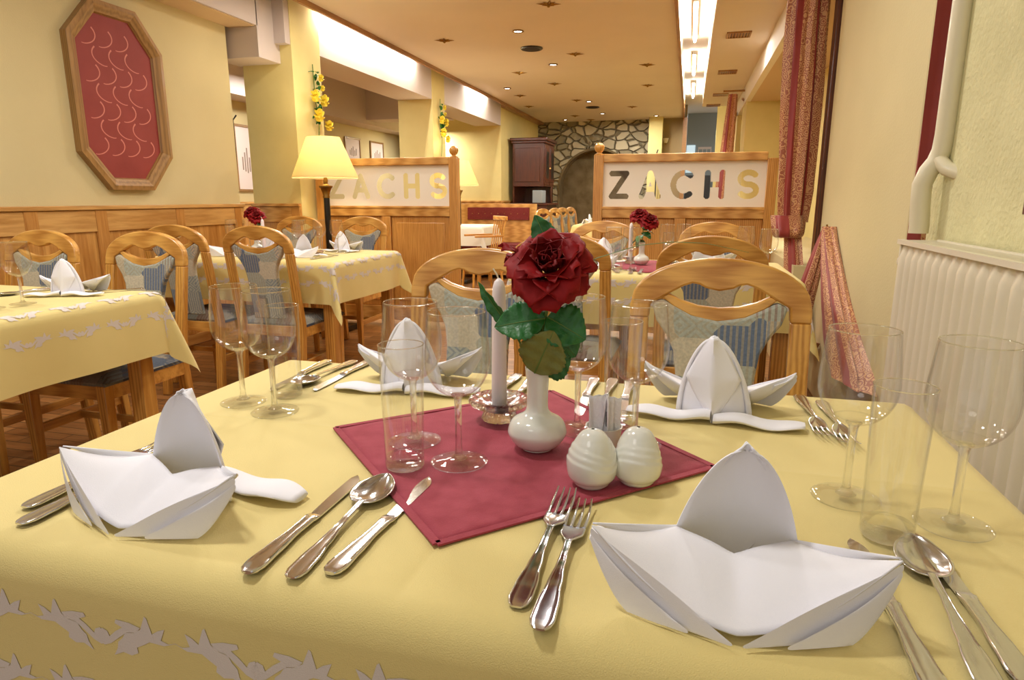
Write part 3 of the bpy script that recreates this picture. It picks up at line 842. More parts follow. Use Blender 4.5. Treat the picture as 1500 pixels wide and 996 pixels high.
lp.put((-2.80, 4.74, 0), 0, 'black floor lamp with a glowing yellow shade in front of the left partition')
lp.put((-2.84, 8.0, 0), 0, 'floor lamp with a pale lit shade standing behind the left partition post')
for x, y in ((-2.80, 4.74), (-2.84, 8.0)):
    d = bpy.data.lights.new('lamp_bulb_light', 'POINT'); d.energy = 14; d.color = (1, .84, .58); d.shadow_soft_size = .05
    o = bpy.data.objects.new('lamp_bulb_light', d); o.location = (x, y, 1.46); C.objects.link(o)

# ================================================================ WALL FLOWER SPRAYS
def petal_fn(L, W, cup, curl_, tip=1.0):
    def fn(u, v):
        s = (u - .5) * 2
        wv = W * (math.sin(PI * min(1, v * .92 + .06)) ** .65) * (1 if v < .8 else 1 - (v - .8) * .6 * tip)
        x = s * wv
        z = L * v
        y = cup * (s * s) * W - curl_ * L * max(0, v - .55) ** 1.5 * 2.2
        return (x, y, z)
    return fn
def flower_spray(label, loc, s_):
    t = thing('flower_garland', label, 'flowers', loc)
    rnd = random.Random(int(loc[1] * 100))
    q = G(); q.tube([(.012, 0, -.32 * s_), (.02, .02, -.1 * s_), (.015, -.01, .1 * s_), (.02, -.03, .38 * s_)], .004); q.build('stem', M['stem'], t)
    q = G()
    for k in range(26):
        z = (-.08 + .4 * rnd.random()) * s_; a = rnd.uniform(-1, 1)
        M_ = Matrix.Translation((.02 + .02 * rnd.random(), .04 * a, z)) @ Matrix.Rotation(rnd.uniform(0, 6.28), 4, 'X') @ Matrix.Rotation(rnd.uniform(-.6, .6), 4, 'Y')
        st_ = len(q.v); q.grid(petal_fn(.06 * s_, .016 * s_, .3, .2), 4, 5); q.xf(M_, st_)
    q.build('leaf_cluster', M['leaf'], t)
    for (dy, dz, r) in ((-.09, .12, .05), (.05, .10, .05), (-.05, -.03, .055), (.11, -.10, .045), (.03, .28, .03), (.05, .20, .025)):
        q = G()
        for k in range(6):
            M_ = Matrix.Translation((.045, dy * s_, dz * s_)) @ Matrix.Rotation(PI / 3 * k, 4, 'X') @ Matrix.Rotation(.75, 4, 'Y')
            st_ = len(q.v); q.grid(petal_fn(r * 1.25 * s_, r * .6 * s_, .4, .3), 5, 6); q.xf(M_, st_)
        q.build('blossom', M['flower_y'], t)
flower_spray('yellow silk flower spray on the first pillar above the glowing lamp shade', (AX, 5.23, 1.80), 1.0)
flower_spray('yellow silk flower spray on the second pillar, farther away', (AX, 8.20, 1.93), 1.0)
flower_spray('small yellow flowers at the far end to the right, beside the farther curtain', (.60, 11.5, 1.85), .9)

# ================================================================ DARK CABINET
t = thing('display_cabinet', 'tall dark wooden cabinet with cornice in front of the stone wall', 'cabinet', (-2.77, 11.9, 0))
q = G(); q.box(-.33, .33, -.4, .5, 0, .95); lower = q.build('lower_body', M['dark_wood'], t, bevel=.008)
q = G(); q.box(-.35, .36, -.43, .52, .95, .99); q.build('worktop', M['dark_wood'], t, bevel=.006)
q = G(); q.box(-.3, .27, -.38, .45, 1.28, 2.02); q.box(-.3, -.27, -.38, .45, .99, 1.28); q.box(.24, .27, .3, .45, .99, 1.28); q.box(-.3, .27, .4, .45, .99, 1.28); q.build('upper_body', M['dark_wood'], t, bevel=.006)
q = G(); q.box(-.32, .30, -.41, .47, 2.02, 2.06); q.box(-.34, .33, -.43, .49, 2.06, 2.11); q.build('cornice', M['dark_wood'], t, bevel=.01)
for k, y in enumerate((-.36, .05)):
    q = G(); q.box(.27, .285, y, y + .38, 1.31, 1.99); q.box(.285, .295, y + .04, y + .34, 1.36, 1.94); dr = q.build('door', M['dark_wood'], t, bevel=.004)
    q = G(); q.box(.293, .297, y + .09, y + .29, 1.42, 1.88); q.build('door_glass', M['black'], dr, smooth=False)
    q = G(); q.sphere((.30, y + (.35 if k == 0 else .03), 1.6), .014, 8); q.build('knob', M['brass'], dr)
q = G()
for z in (.1, .5): q.box(-.26, .26, -.415, -.4, z, z + .34); 
q.build('front_panels', M['dark_wood'], t, bevel=.01)
q = G(); q.box(-.25, .2, -.395, -.38, 1.36, 1.94); q.build('side_panel', M['dark_wood'], t, bevel=.008)
t = tag(G().box(-.09, .09, -.15, .15, 0, .22).build('small_radio', M['mid_grey'], None, bevel=.01), 'small grey box standing on the cabinet shelf', 'box')
t.location = (-2.60, 11.60, .992)

# ================================================================ KITCHEN BITS AT THE FAR END
g = G(); g.box(-.1, .40, 14.8, 15.195, 0, 1.55)
tag(g.build('serving_counter', M['black'], None, bevel=.01), 'dark serving counter at the far end behind the right partition', 'counter')
tag(G().box(-.12, .06, 15.17, 15.198, 1.62, 2.2).build('lit_screen', M['kitchen'], None, smooth=False), 'bright bluish lit panel at the far end, left of the notice board', 'panel')
t = thing('notice_board', 'pale board with grey sheets at the far end beside the bright panel', 'board', (.25, 15.188, 1.92))
q = G(); q.box(-.13, .15, -.01, .01, -.2, .24); q.build('board', M['photo_mat'], t, smooth=False)
q = G()
for a in range(3):
    for b_ in range(3): q.box(-.11 + a * .085, -.04 + a * .085, -.014, -.01, -.17 + b_ * .13, -.07 + b_ * .13)
q.build('sheets', M['mid_grey'], t, smooth=False)
t = thing('wall_sconce', 'small white wall lamp on the taupe wall at the far end', 'lamp', (-.52, 13.78, 2.2))
q = G(); q.lathe([(.03, -.05), (.05, .0), (.06, .04)], 12); q.build('shade', M['white_paint'], t)
q = G(); q.tube([(0, 0, -.05), (0, .03, -.08)], .01); q.build('bracket', M['brass'], t)
t = tag(G().tube([(0, 0, 0), (0, 0, .35), (.02, 0, .4)], .012).build('handrail_end', M['black_metal'], None), 'thin dark upright rod in front of the yellow wall column at the far end', 'rod')
t.location = (-.66, 13.4, 1.6)
g = G(); g.box(-.012, .012, -.012, .012, 0, 1.6); rod = tag(g.build('rod_stand', M['black_metal'], None), 'dark stand carrying the thin rod at the far end', 'stand'); rod.location = (-.66, 13.4, 0)
# ================================================================ TABLES AND CLOTHS
TZ = .75
# scroll-and-leaf motif polygons in a unit frame (x along the border, y down the drop)
def motif():
    P1 = [(470, 402), (505, 412), (530, 405), (515, 368), (540, 378), (560, 392), (575, 345), (582, 340), (600, 385), (625, 400), (655, 405), (668, 425), (685, 440), (690, 462), (705, 487), (670, 470), (640, 475), (615, 462), (618, 445), (590, 430), (570, 418), (520, 420)]
    P2 = [(600, 380), (640, 370), (685, 368), (690, 380), (665, 390), (690, 406), (715, 428), (722, 412), (740, 405), (755, 425), (755, 450), (738, 460), (712, 450), (680, 425), (650, 403), (615, 397)]
    tris = []
    for P in (P1, P2):
        v2 = [Vector(((x - 612) / 285, (412 - y) / 285, 0)) for x, y in P]
        for tr in tessellate_polygon([v2]):
            tris.append([tuple(v2[i])[:2] for i in tr])
    for _ in range(2):
        nt_ = []
        for a, b_, c in tris:
            m1, m2, m3 = [((p[0] + q_[0]) / 2, (p[1] + q_[1]) / 2) for p, q_ in ((a, b_), (b_, c), (c, a))]
            nt_ += [(a, m1, m3), (m1, b_, m2), (m3, m2, c), (m1, m2, m3)]
        tris = nt_
    return tris
MOT = motif()
def cloth(name, label, group, loc, W_, D_, drop, seed, motif_rows=(), top_rows=(), creases=(), hi=False, rr=.03):
    """cloth over a W x D top centred on loc, hanging `drop` with folded corners and shallow waves"""
    rnd = random.Random(seed)
    ph = [rnd.uniform(0, 6.28) for _ in range(6)]
    hx, hy = W_ / 2, D_ / 2
    def pos(a, b_, off=0.0):
        # a,b in cloth coordinates from centre
        ox = max(0, abs(a) - hx); oy = max(0, abs(b_) - hy)
        sx = 1 if a > 0 else -1; sy = 1 if b_ > 0 else -1
        cx_ = max(-hx, min(hx, a)); cy_ = max(-hy, min(hy, b_))
        r = math.hypot(ox, oy)
        if r < 1e-9:
            z = 0
            for ax_, c_, am in creases:
                d = (a if ax_ == 'x' else b_) - c_
                z += am * math.exp(-abs(d) / .007)
            z += .0012 * math.sin(a * 9 + ph[0]) * math.sin(b_ * 8 + ph[1])
            return (cx_, cy_, TZ + z + off)
        th = math.atan2(oy, ox); dx, dy = math.cos(th) * sx, math.sin(th) * sy
        # rounded bend
        q_ = rr * PI / 2
        if r < q_:
            f = r / rr; out = rr * math.sin(f) ; z = -rr * (1 - math.cos(f))
        else:
            out = rr; z = -rr - (r - q_)
        # waves along the edge growing with the drop
        t_ = (b_ if ox > oy else a)
        g_ = max(0, min(1, (r - q_) / drop)) if r > q_ else 0
        wv = .010 * math.sin(t_ * 9 + ph[2]) + .006 * math.sin(t_ * 17 + ph[3])
        cz = math.sin(2 * th) if (ox > 0 and oy > 0) else 0
        out += g_ * wv * (1 - cz) + g_ * .012 + cz * cz * r * .28
        # a fold at each side of the hanging corner
        if cz > 0: out -= .05 * g_ * math.sin(4 * th) ** 2 * cz
        o2 = out + off if r > q_ * .5 else out
        zo = off if r <= q_ * .5 else 0
        return (cx_ + dx * o2, cy_ + dy * o2, TZ + z + zo)
    Lx, Ly = hx + drop, hy + drop
    def axis(h, L, step):
        n1 = max(2, int(2 * h / step)); pts = [-h + 2 * h * i / n1 for i in range(n1 + 1)]
        n2 = 16 if hi else 10
        ex = [h + (L - h) * (i / n2) ** 1.25 for i in range(1, n2 + 1)]
        return [-e for e in ex[::-1]] + pts + ex
    step = .02 if hi else .045
    X, Y_ = axis(hx, Lx, step), axis(hy, Ly, step)
    if hi: 
        for ax_, c_, am in creases:
            L_ = X if ax_ == 'x' else Y_
            L_ += [c_ - .004, c_, c_ + .004]; L_.sort()
    q = G(); vs = [pos(x, y) for y in Y_ for x in X]; nX = len(X)
    fs = [(j * nX + i, j * nX + i + 1, (j + 1) * nX + i + 1, (j + 1) * nX + i) for j in range(len(Y_) - 1) for i in range(nX - 1)]
    q.add(vs, fs)
    q.mi = 1
    def put(side, t_, d_, s_, flip=1):
        """motif centred at distance t_ along the side and d_ beyond (+) or inside (-) the edge"""
        V = []
        for tr in MOT:
            for x, y in tr:
                a = t_ + x * s_ * flip; b_ = d_ - y * s_
                if side == 'f': p = (a, -(hy + b_))
                elif side == 'b': p = (-a, hy + b_)
                elif side == 'l': p = (-(hx + b_), -a)
                else: p = (hx + b_, a)
                V.append(pos(p[0], p[1], .0006))
        q.add(V, [(3 * i, 3 * i + 1, 3 * i + 2) for i in range(len(MOT))])
    for side, d_, s_, pitch_ in motif_rows:
        L_ = (hx if side in 'fb' else hy) + (drop - .06 if d_ > 0 else -.02)
        n = int(2 * L_ / pitch_)
        for k in range(n + 1):
            put(side, -L_ + 2 * L_ * (k + .5) / (n + 1), d_, s_, 1 if k % 2 else -1)
    o = q.build(name, [M['cloth'], M['cloth_motif']], None, ang=80)
    o.location = loc
    return tag(o, label, 'tablecloth', group)
def table(label, loc, W_, D_, group=None):
    t = thing('dining_table', label, 'table', loc, 0, group)
    hx, hy = W_ / 2, D_ / 2
    q = G(); q.box(-hx + .004, hx - .004, -hy + .004, hy - .004, TZ - .032, TZ - .003); q.build('tabletop', M['oak_x'], t, bevel=.006)
    q = G(); a, b_ = hx - .05, hy - .05
    q.box(-a, a, -b_, -b_ + .022, TZ - .12, TZ - .032); q.box(-a, a, b_ - .022, b_, TZ - .12, TZ - .032)
    q.box(-a, -a + .022, -b_, b_, TZ - .12, TZ - .032); q.box(a - .022, a, -b_, b_, TZ - .12, TZ - .032)
    q.build('apron', M['oak_x'], t, smooth=False)
    for sx in (-1, 1):
        for sy in (-1, 1):
            q = G(); x, y = sx * (hx - .042), sy * (hy - .042); q.box(x - .03, x + .03, y - .03, y + .03, 0, TZ - .032); q.build('leg', M['oak_z'], t, bevel=.004)
    return t
# main table: x -.80..0.37, y .44..1.16
MX, MY, MW, MD = -.215, .80, 1.13, .69
table('oak dining table under the near yellow cloth in the foreground', (MX, MY, 0), MW, MD)
cloth('tablecloth', 'yellow tablecloth with white leaf border on the big foreground table', None, (MX, MY, 0), MW, MD, .30, 3,
      motif_rows=[('f', .086, .092, .088), ('f', .158, .092, .088), ('l', .098, .092, .088), ('r', .098, .092, .088)],
      creases=[('x', -.005, -.0020), ('y', .005, .0016)], hi=True, rr=.035)
# left table: right edge -1.85, far edge 1.95
LX, LY, LW, LD = -2.50, 1.50, 1.27, .82
table('oak dining table on the left under the cloth with two leaf bands', (LX, LY, 0), LW, LD)
cloth('tablecloth', 'yellow cloth with two bands of white leaves on the left table', None, (LX, LY, 0), LW, LD, .24, 5,
      motif_rows=[('r', .01, .085, .085), ('r', .10, .085, .085), ('f', .05, .085, .085), ('b', .05, .085, .085)])
# middle table
KX, KY, KW, KD = -2.39, 3.46, 1.16, .78
table('oak dining table in the middle distance in front of the left partition', (KX, KY, 0), KW, KD)
cloth('tablecloth', 'yellow tablecloth on the middle table in front of the left partition', None, (KX, KY, 0), KW, KD, .24, 8,
      motif_rows=[('r', .03, .085, .085), ('r', .11, .085, .085), ('f', .05, .085, .085), ('f', .13, .085, .085)])
# table behind the main one
QX, QY, QW, QD = -.15, 3.26, 1.20, .74
table('oak dining table behind the foreground table in front of the right partition', (QX, QY, 0), QW, QD)
cloth('tablecloth', 'yellow tablecloth on the table in front of the right partition', None, (QX, QY, 0), QW, QD, .24, 11,
      motif_rows=[('r', .05, .085, .085), ('r', .13, .085, .085), ('f', .05, .085, .085), ('f', .13, .085, .085)])

# table mats
def mat(label, loc, s_, rz, hi=False):
    q = G(); n = 24 if hi else 6
    def fn(u, v):
        x, y = (u - .5) * s_, (v - .5) * s_
        return (x, y, .0012 + (.0006 * math.sin(x * 40) * math.cos(y * 33) if hi else 0))
    q.grid(fn, n, n)
    h = s_ / 2; e = .008
    for a in (-1, 1):
        q.box(a * h - e / 2, a * h + e / 2, -h - .0, h + .0, .0008, .0024); q.box(-h, h, a * h - e / 2, a * h + e / 2, .0008, .0024)
    o = q.build('table_mat', M['red_cloth'], None, ang=60, solid=.0008)
    o.location = loc; o.rotation_euler = (0, 0, rz)
    return tag(o, label, 'table mat')
mat('raspberry red square cloth laid diagonally in the centre of the foreground table', (-.215, .795, TZ + .0022), .372, math.radians(44.5), True)
mat('red mat at the centre of the left table, cut by the left picture edge', (-2.43, 1.5, TZ + .0022), .40, math.radians(45))
mat('red mat at the centre of the middle table', (-2.36, 3.46, TZ + .0022), .40, math.radians(45))
mat('red mat at the centre of the table before the right partition', (-.17, 3.26, TZ + .0022), .42, math.radians(45))

# ================================================================ CHAIRS
def chair_proto():
    t = thing('dining_chair', '', 'chair')
    rk = math.tan(math.radians(9))
    def wz(p):          # rake of everything above the seat: back leans towards +y
        x, y, z = p
        return (x, y + max(0, z - .43) * rk + .018 * (x / .2) ** 2 * -1, z)
    def wz2(p):
        x, y, z = p
        return (x, y + max(0, z - .43) * rk, z)
    Y0 = .19          # rear posts plane
    # crest rail with wavy lower edge
    outer = [(-.2 , .805), (-.2, .835)] + [(-.2 * math.cos(a) , .835 + .11 * math.sin(a) ** .92) for a in [PI * i / 24 for i in range(2, 23)]] + [(.2, .835), (.2, .805)]
    lower = [(.155, .805), (.153, .838), (.128, .852), (.105, .866), (.08, .880), (.06, .887), (.045, .885), (.03, .877), (0, .871), (-.03, .877), (-.045, .885), (-.06, .887), (-.08, .880), (-.105, .866), (-.128, .852), (-.153, .838), (-.155, .805)]
    q = G(); q.prism(outer + lower, Y0 - .014, Y0 + .014, 'xz', wz2); q.build('crest_rail', M['oak_x'], t, bevel=.005, ang=50)
    up = [(-.128, .855), (-.112, .862), (-.085, .848), (-.045, .836), (0, .832), (.045, .836), (.085, .848), (.112, .862), (.128, .855)]
    dn = [(.10, .832), (.06, .812), (.03, .804), (0, .801), (-.03, .804), (-.06, .812), (-.10, .832)]
    q = G(); q.prism(up + dn, Y0 - .011, Y0 + .011, 'xz', wz2); q.build('crescent_rail', M['oak_x'], t, bevel=.004, ang=50)
    # rear posts
    for s in (-1, 1):
        q = G()
        def wleg(p):
            x, y, z = p
            return (x, y + max(0, z - .43) * rk + max(0, .43 - z) * .10, z)
        zs = [0, .2, .43, .6, .806]
        vs = []
        for z in zs:
            for (a, b_) in ((-.022, -.013), (.022, -.013), (.022, .013), (-.022, .013)):
                hh = 1.25 if z <= .43 else 1
                vs.append(wleg((s * .178 + a, Y0 + b_ * hh, z)))
        fs = [(i * 4 + k, i * 4 + (k + 1) % 4, (i + 1) * 4 + (k + 1) % 4, (i + 1) * 4 + k) for i in range(4) for k in range(4)] + [(3, 2, 1, 0), (16, 17, 18, 19)]
        q.add(vs, fs); q.build('rear_leg', M['oak_z'], t, bevel=.004, ang=50)
    # upholstered back
    left = [(-.150, .838), (-.138, .800), (-.112, .765), (-.095, .73), (-.088, .68), (-.088, .46)]
    topc = [(-.10, .835), (-.06, .815), (0, .804), (.06, .815), (.10, .835)]
    poly = left[::-1] + [(-.128, .849)] + topc + [(.128, .849)] + [(-x, z) for x, z in left]
    q = G(); q.prism(poly, Y0 - .015, Y0 + .013, 'xz', wz2); q.build('backrest', M['fabric'], t, bevel=.007, ang=50)
    # seat
    q = G()
    def seatf(u, v):
        x = (u - .5) * 2; y = (v - .5) * 2
        wd = .2 + .012 * (1 - v)
        X = x * wd; Y = -.205 + v * .385
        e = max(abs(x), abs(y)); hgt = .030 * (1 - e ** 6) ** .5 + .008 * (1 - x * x) * (1 - y * y)
        return (X, Y, .43 + hgt)
    q.grid(seatf, 16, 16)
    b0 = len(q.v); q.box(-.2, .2, -.204, .178, .418, .431); q.build('seat', M['fabric_seat'], t, ang=60)
    q = G()
    q.box(-.17, .17, -.20, -.178, .365, .42); q.box(-.197, -.175, -.18, .18, .365, .42); q.box(.175, .197, -.18, .18, .365, .42); q.box(-.16, .16, .17, .19, .365, .42)
    q.build('seat_frame', M['oak_x'], t, smooth=False, bevel=.003)
    for s in (-1, 1):
        q = G(); x = s * .177
        vs = []
        for z, h in ((0, .014), (.42, .021)):
            for a, b_ in ((-1, -1), (1, -1), (1, 1), (-1, 1)): vs.append((x + a * h, -.186 + b_ * h, z))
        q.add(vs, [(0, 1, 5, 4), (1, 2, 6, 5), (2, 3, 7, 6), (3, 0, 4, 7), (3, 2, 1, 0), (4, 5, 6, 7)]); q.build('front_leg', M['oak_z'], t, bevel=.003)
        q = G(); q.box(x - .009, x + .009, -.175, .20, .20, .235); q.build('side_stretcher', M['oak_y'], t, bevel=.003)
    q = G(); q.box(-.175, .175, .0, .018, .205, .232); q.build('cross_stretcher', M['oak_x'], t, bevel=.003)
    return Proto(t)
ch = chair_proto()
CL = [((-.548, 1.72 - .27), 0, 'oak chair facing the viewer behind the white candle and back-left napkin'),
      ((.078, 1.57 - .27), 0, 'oak chair facing the viewer behind the back-right white napkin, the largest and nearest'),
      ((-.477, 2.50 + .27), PI, 'oak chair with its back to the viewer directly behind the big red rose'),
      ((.092, 2.50 + .27), PI, 'oak chair with its back to the viewer, seen just above the nearest chair top'),
      ((-.49, 4.0 - .27), 0, 'oak chair against the right partition, left of the small red roses'),
      ((.153, 4.0 - .27), 0, 'oak chair against the right partition, right of the small red roses'),
      ((-2.737, 2.25 - .27), 0, 'oak chair at the left table, leftmost, behind the wine glasses'),
      ((-2.18, 2.25 - .27), 0, 'oak chair at the left table, right of the upright napkin'),
      ((-2.60, 2.85 + .27), PI, 'oak chair of the middle table partly hidden behind the left table chair'),
      ((-2.10, 2.85 + .27), PI, 'oak chair with its back to the viewer at the middle table, whole diamond-pattern back visible'),
      ((-2.90, 4.5 - .27), 0, 'oak chair beside the floor lamp pole at the far side of the middle table, left'),
      ((-2.36, 4.5 - .27), 0, 'oak chair at the far side of the middle table, right, against the partition panels')]
for (x, y), rz, l in CL: ch.put((x, y, 0), rz, l)
for i, (x, y, r) in enumerate([(-1.60, 8.42, 1.25), (-1.55, 9.0, 1.3), (-1.55, 9.55, 1.3), (-1.52, 10.1, 1.35)]):
    ch.put((x, y, 0), r, ['narrow side-on chair in the far row by the cabinet, nearest', 'second side-on chair in the far row by the cabinet', 'third side-on chair in the far row by the cabinet', 'last side-on chair of the far row, in front of the dark arch'][i], 'chairs in the far row')
# ================================================================ TABLEWARE
def wine_proto():
    t = thing('wine_glass', '', 'glass')
    R = .0395
    outp = [(.006, .088), (.012, .0895), (.022, .095), (.031, .104), (.0375, .117), (.0400, .131), (.0395, .148), (.0375, .167), (.0352, .193)]
    inn = [(r - .0011, z) for r, z in outp[::-1]][:-2] + [(.02, .0968), (.010, .0925), (.0005, .0918)]
    q = G(); q.lathe(smooth_prof([(.0005, .0885)] + outp, 5) + [(.0349, .1934)] + smooth_prof(inn, 4), 40); q.build('bowl', M['glass'], t, ang=80)
    q = G(); q.lathe(smooth_prof([(.0008, .0910), (.0085, .0900), (.0058, .086), (.0046, .078), (.0042, .05), (.0044, .02), (.0062, .010), (.011, .0065)], 3), 20); q.build('stem', M['glass_solid'], t, ang=80)
    q = G(); q.lathe([(.0005, .0005), (.030, .0004), (.0355, .0010), (.0362, .0022), (.035, .0030), (.026, .0040), (.016, .0056), (.0105, .0072), (.0005, .0078)], 40); q.build('foot', M['glass'], t, ang=80)
    q = G()
    n = 40; pr = []
    for k in range(n):
        a = 2 * PI * k / n; pr.append((.0349 * math.cos(a), .0349 * math.sin(a), .1932))
    pr.append(pr[0]); 
    q.lathe([(.0345 + .0007 * math.cos(b_), .1932 + .0007 * math.sin(b_)) for b_ in [2 * PI * i / 8 for i in range(9)]], 40)
    q.f = [f for f in q.f if len(f) == 4]; q.m = [0] * len(q.f)
    q.build('rim', M['glass_solid'], t, ang=80)
    return Proto(t)
def smooth_prof(p, n):
    """Catmull-Rom through profile points"""
    out = []
    for i in range(len(p) - 1):
        p0, p1, p2, p3 = p[max(i - 1, 0)], p[i], p[i + 1], p[min(i + 2, len(p) - 1)]
        for k in range(n):
            t = k / n
            out.append(tuple(max(.0004 if j == 0 else -9, .5 * (2 * p1[j] + (p2[j] - p0[j]) * t + (2 * p0[j] - 5 * p1[j] + 4 * p2[j] - p3[j]) * t * t + (3 * p1[j] - p0[j] - 3 * p2[j] + p3[j]) * t ** 3)) for j in (0, 1)))
    out.append(p[-1]); return out
wine = wine_proto()
t = thing('water_tumbler', '', 'glass')
q = G(); q.lathe([(.0240, .0145), (.0245, .05), (.0258, .1), (.0272, .155), (.0274, .1556), (.0263, .1556), (.0248, .1), (.0235, .05), (.0230, .0150)], 40)
q.f = [f for f in q.f if len(f) == 4]; q.m = [0] * len(q.f)
q.build('wall', M['glass'], t, ang=80)
q = G(); q.lathe([(.0005, .0008), (.020, .0008), (.0232, .002), (.0240, .006), (.0240, .0145), (.0225, .0165), (.015, .0150), (.0005, .0145)], 40); q.build('base', M['glass_base'], t, ang=80)
q = G(); q.lathe([(.0268 + .0007 * math.cos(b_), .1556 + .0007 * math.sin(b_)) for b_ in [2 * PI * i / 8 for i in range(9)]], 40); q.f = [f for f in q.f if len(f) == 4]; q.m = [0] * len(q.f)
q.build('rim', M['glass_solid'], t, ang=80)
tumb = Proto(t)

def hw_interp(tab, t):
    for i in range(len(tab) - 1):
        a, b_ = tab[i], tab[i + 1]
        if a[0] <= t <= b_[0]:
            u = (t - a[0]) / (b_[0] - a[0] or 1); u = u * u * (3 - 2 * u)
            return [a[j] + (b_[j] - a[j]) * u for j in range(1, len(a))]
    return list(tab[-1][1:])
def loft(q, tab, n=40, seg=16, e=.75, ridge=0):
    """tab: (y, half width, z centre, half thickness)"""
    y0, y1 = tab[0][0], tab[-1][0]; vs = []
    for i in range(n + 1):
        y = y0 + (y1 - y0) * i / n; w_, z, h = hw_interp(tab, y)
        for k in range(seg):
            a = 2 * PI * k / seg; c, s_ = math.cos(a), math.sin(a)
            x = w_ * abs(c) ** e * (1 if c > 0 else -1); zz = h * abs(s_) ** e * (1 if s_ > 0 else -1)
            if ridge and s_ > 0 and abs(c) < .72: zz *= 1 - ridge
            vs.append((x, y, z + zz))
    fs = [(i * seg + k, i * seg + (k + 1) % seg, (i + 1) * seg + (k + 1) % seg, (i + 1) * seg + k) for i in range(n) for k in range(seg)]
    fs += [tuple(range(seg - 1, -1, -1)), tuple(n * seg + k for k in range(seg))]
    q.add(vs, fs)
def handle(q, y_end, flip=0):
    # flattened handle with raised double border, y from 0 to y_end
    tab = [(0, .0045, .0032, .0012), (.004, .0085, .0032, .0019), (.012, .0103, .0033, .0021), (.03, .0098, .0036, .0021), (.06, .0068, .0044, .0020), (.09, .0042, .0056, .0019), (.11, .0034, .0070, .0018), (y_end, .0036, .0078, .0017)]
    loft(q, tab, 54, 20, .7, ridge=.45)
# fork: handle at y=0, tines towards +y
t = thing('table_fork', '', 'fork')
q = G(); handle(q, .128); q.build('handle', M['steel'], t, ang=50)
q = G()
def hf(u, v):
    y = .126 + .036 * v; hw = .0036 + (.0118 - .0036) * (math.sin(min(1, v * 1.7) * PI / 2) ** 1.3)
    s = (u - .5) * 2
    return (s * hw, y, .0080 - .0052 * math.sin(v * PI * .5) + .0016 * s * s)
q.grid(hf, 12, 14); q.build('neck', M['steel'], t, solid=.0018, ang=60)
for k in range(4):
    x = -.0098 + k * .00653; pts = []; rr_ = []
    for i in range(10):
        u = i / 9; pts.append((x * (1 + .08 * math.sin(u * PI)) , .160 + .052 * u, .0036 + .0010 * abs(k - 1.5) * .6 - .001 * math.sin(u * PI) + .0065 * u * u)); rr_.append(.0019 * (1 - .55 * u))
    q = G(); q.tube(pts, rr_, 8, .6); q.build('tine', M['steel'], t, ang=60)
fork = Proto(t)
t = thing('table_knife', '', 'knife')
q = G(); loft(q, [(0, .005, .0042, .0020), (.004, .0090, .0042, .0034), (.014, .0104, .0042, .0038), (.04, .0088, .0042, .0038), (.075, .0062, .0042, .0034), (.098, .0066, .0042, .0034), (.106, .0078, .0040, .0028), (.112, .0066, .0036, .0016)], 50, 20, .75, ridge=.3); q.build('handle', M['steel'], t, ang=50)
q = G()
tab = []
vs = []
n = 30
L = []
for i in range(n + 1):
    u = i / n; y = .110 + .105 * u
    back = .0062 if u < .75 else .0062 - .0115 * ((u - .75) / .25) ** 2.2
    edge = -.0065 - .0035 * math.sin(min(1, u * 1.3) * PI * .5) if u < .9 else -.0100 + .0045 * ((u - .9) / .1) ** 2
    L.append((y, back, edge))
for y, b_, e in L:
    vs += [(b_, y, .0034), (b_, y, .0016), (e, y, .0022), (e, y, .0026)]
fs = [(i * 4 + k, i * 4 + (k + 1) % 4, (i + 1) * 4 + (k + 1) % 4, (i + 1) * 4 + k) for i in range(n) for k in range(4)] + [(3, 2, 1, 0), (n * 4, n * 4 + 1, n * 4 + 2, n * 4 + 3)]
q.add(vs, fs); q.build('blade', M['steel'], t, ang=30)
knife = Proto(t)
t = thing('table_spoon', '', 'spoon')
q = G(); handle(q, .142); q.build('handle', M['steel'], t, ang=50)
q = G()
def bf(u, v):
    # v along 0..1 from neck to tip; u across
    s = (u - .5) * 2; y = .138 + .072 * v
    hw = .0215 * (math.sin(PI * min(1, max(.0, v)) ** .82) ** .62 if 0 < v < 1 else 0) + .0026 * (1 - v)
    dep = .0095 * math.sin(PI * v ** .9) ** .8 if 0 < v < 1 else 0
    return (s * hw, y, .0078 + .003 * v - dep * (1 - abs(s) ** 2.2) + .0002)
q.grid(bf, 16, 26); q.build('bowl', M['steel'], t, solid=.0013, ang=80)
spoon = Proto(t)

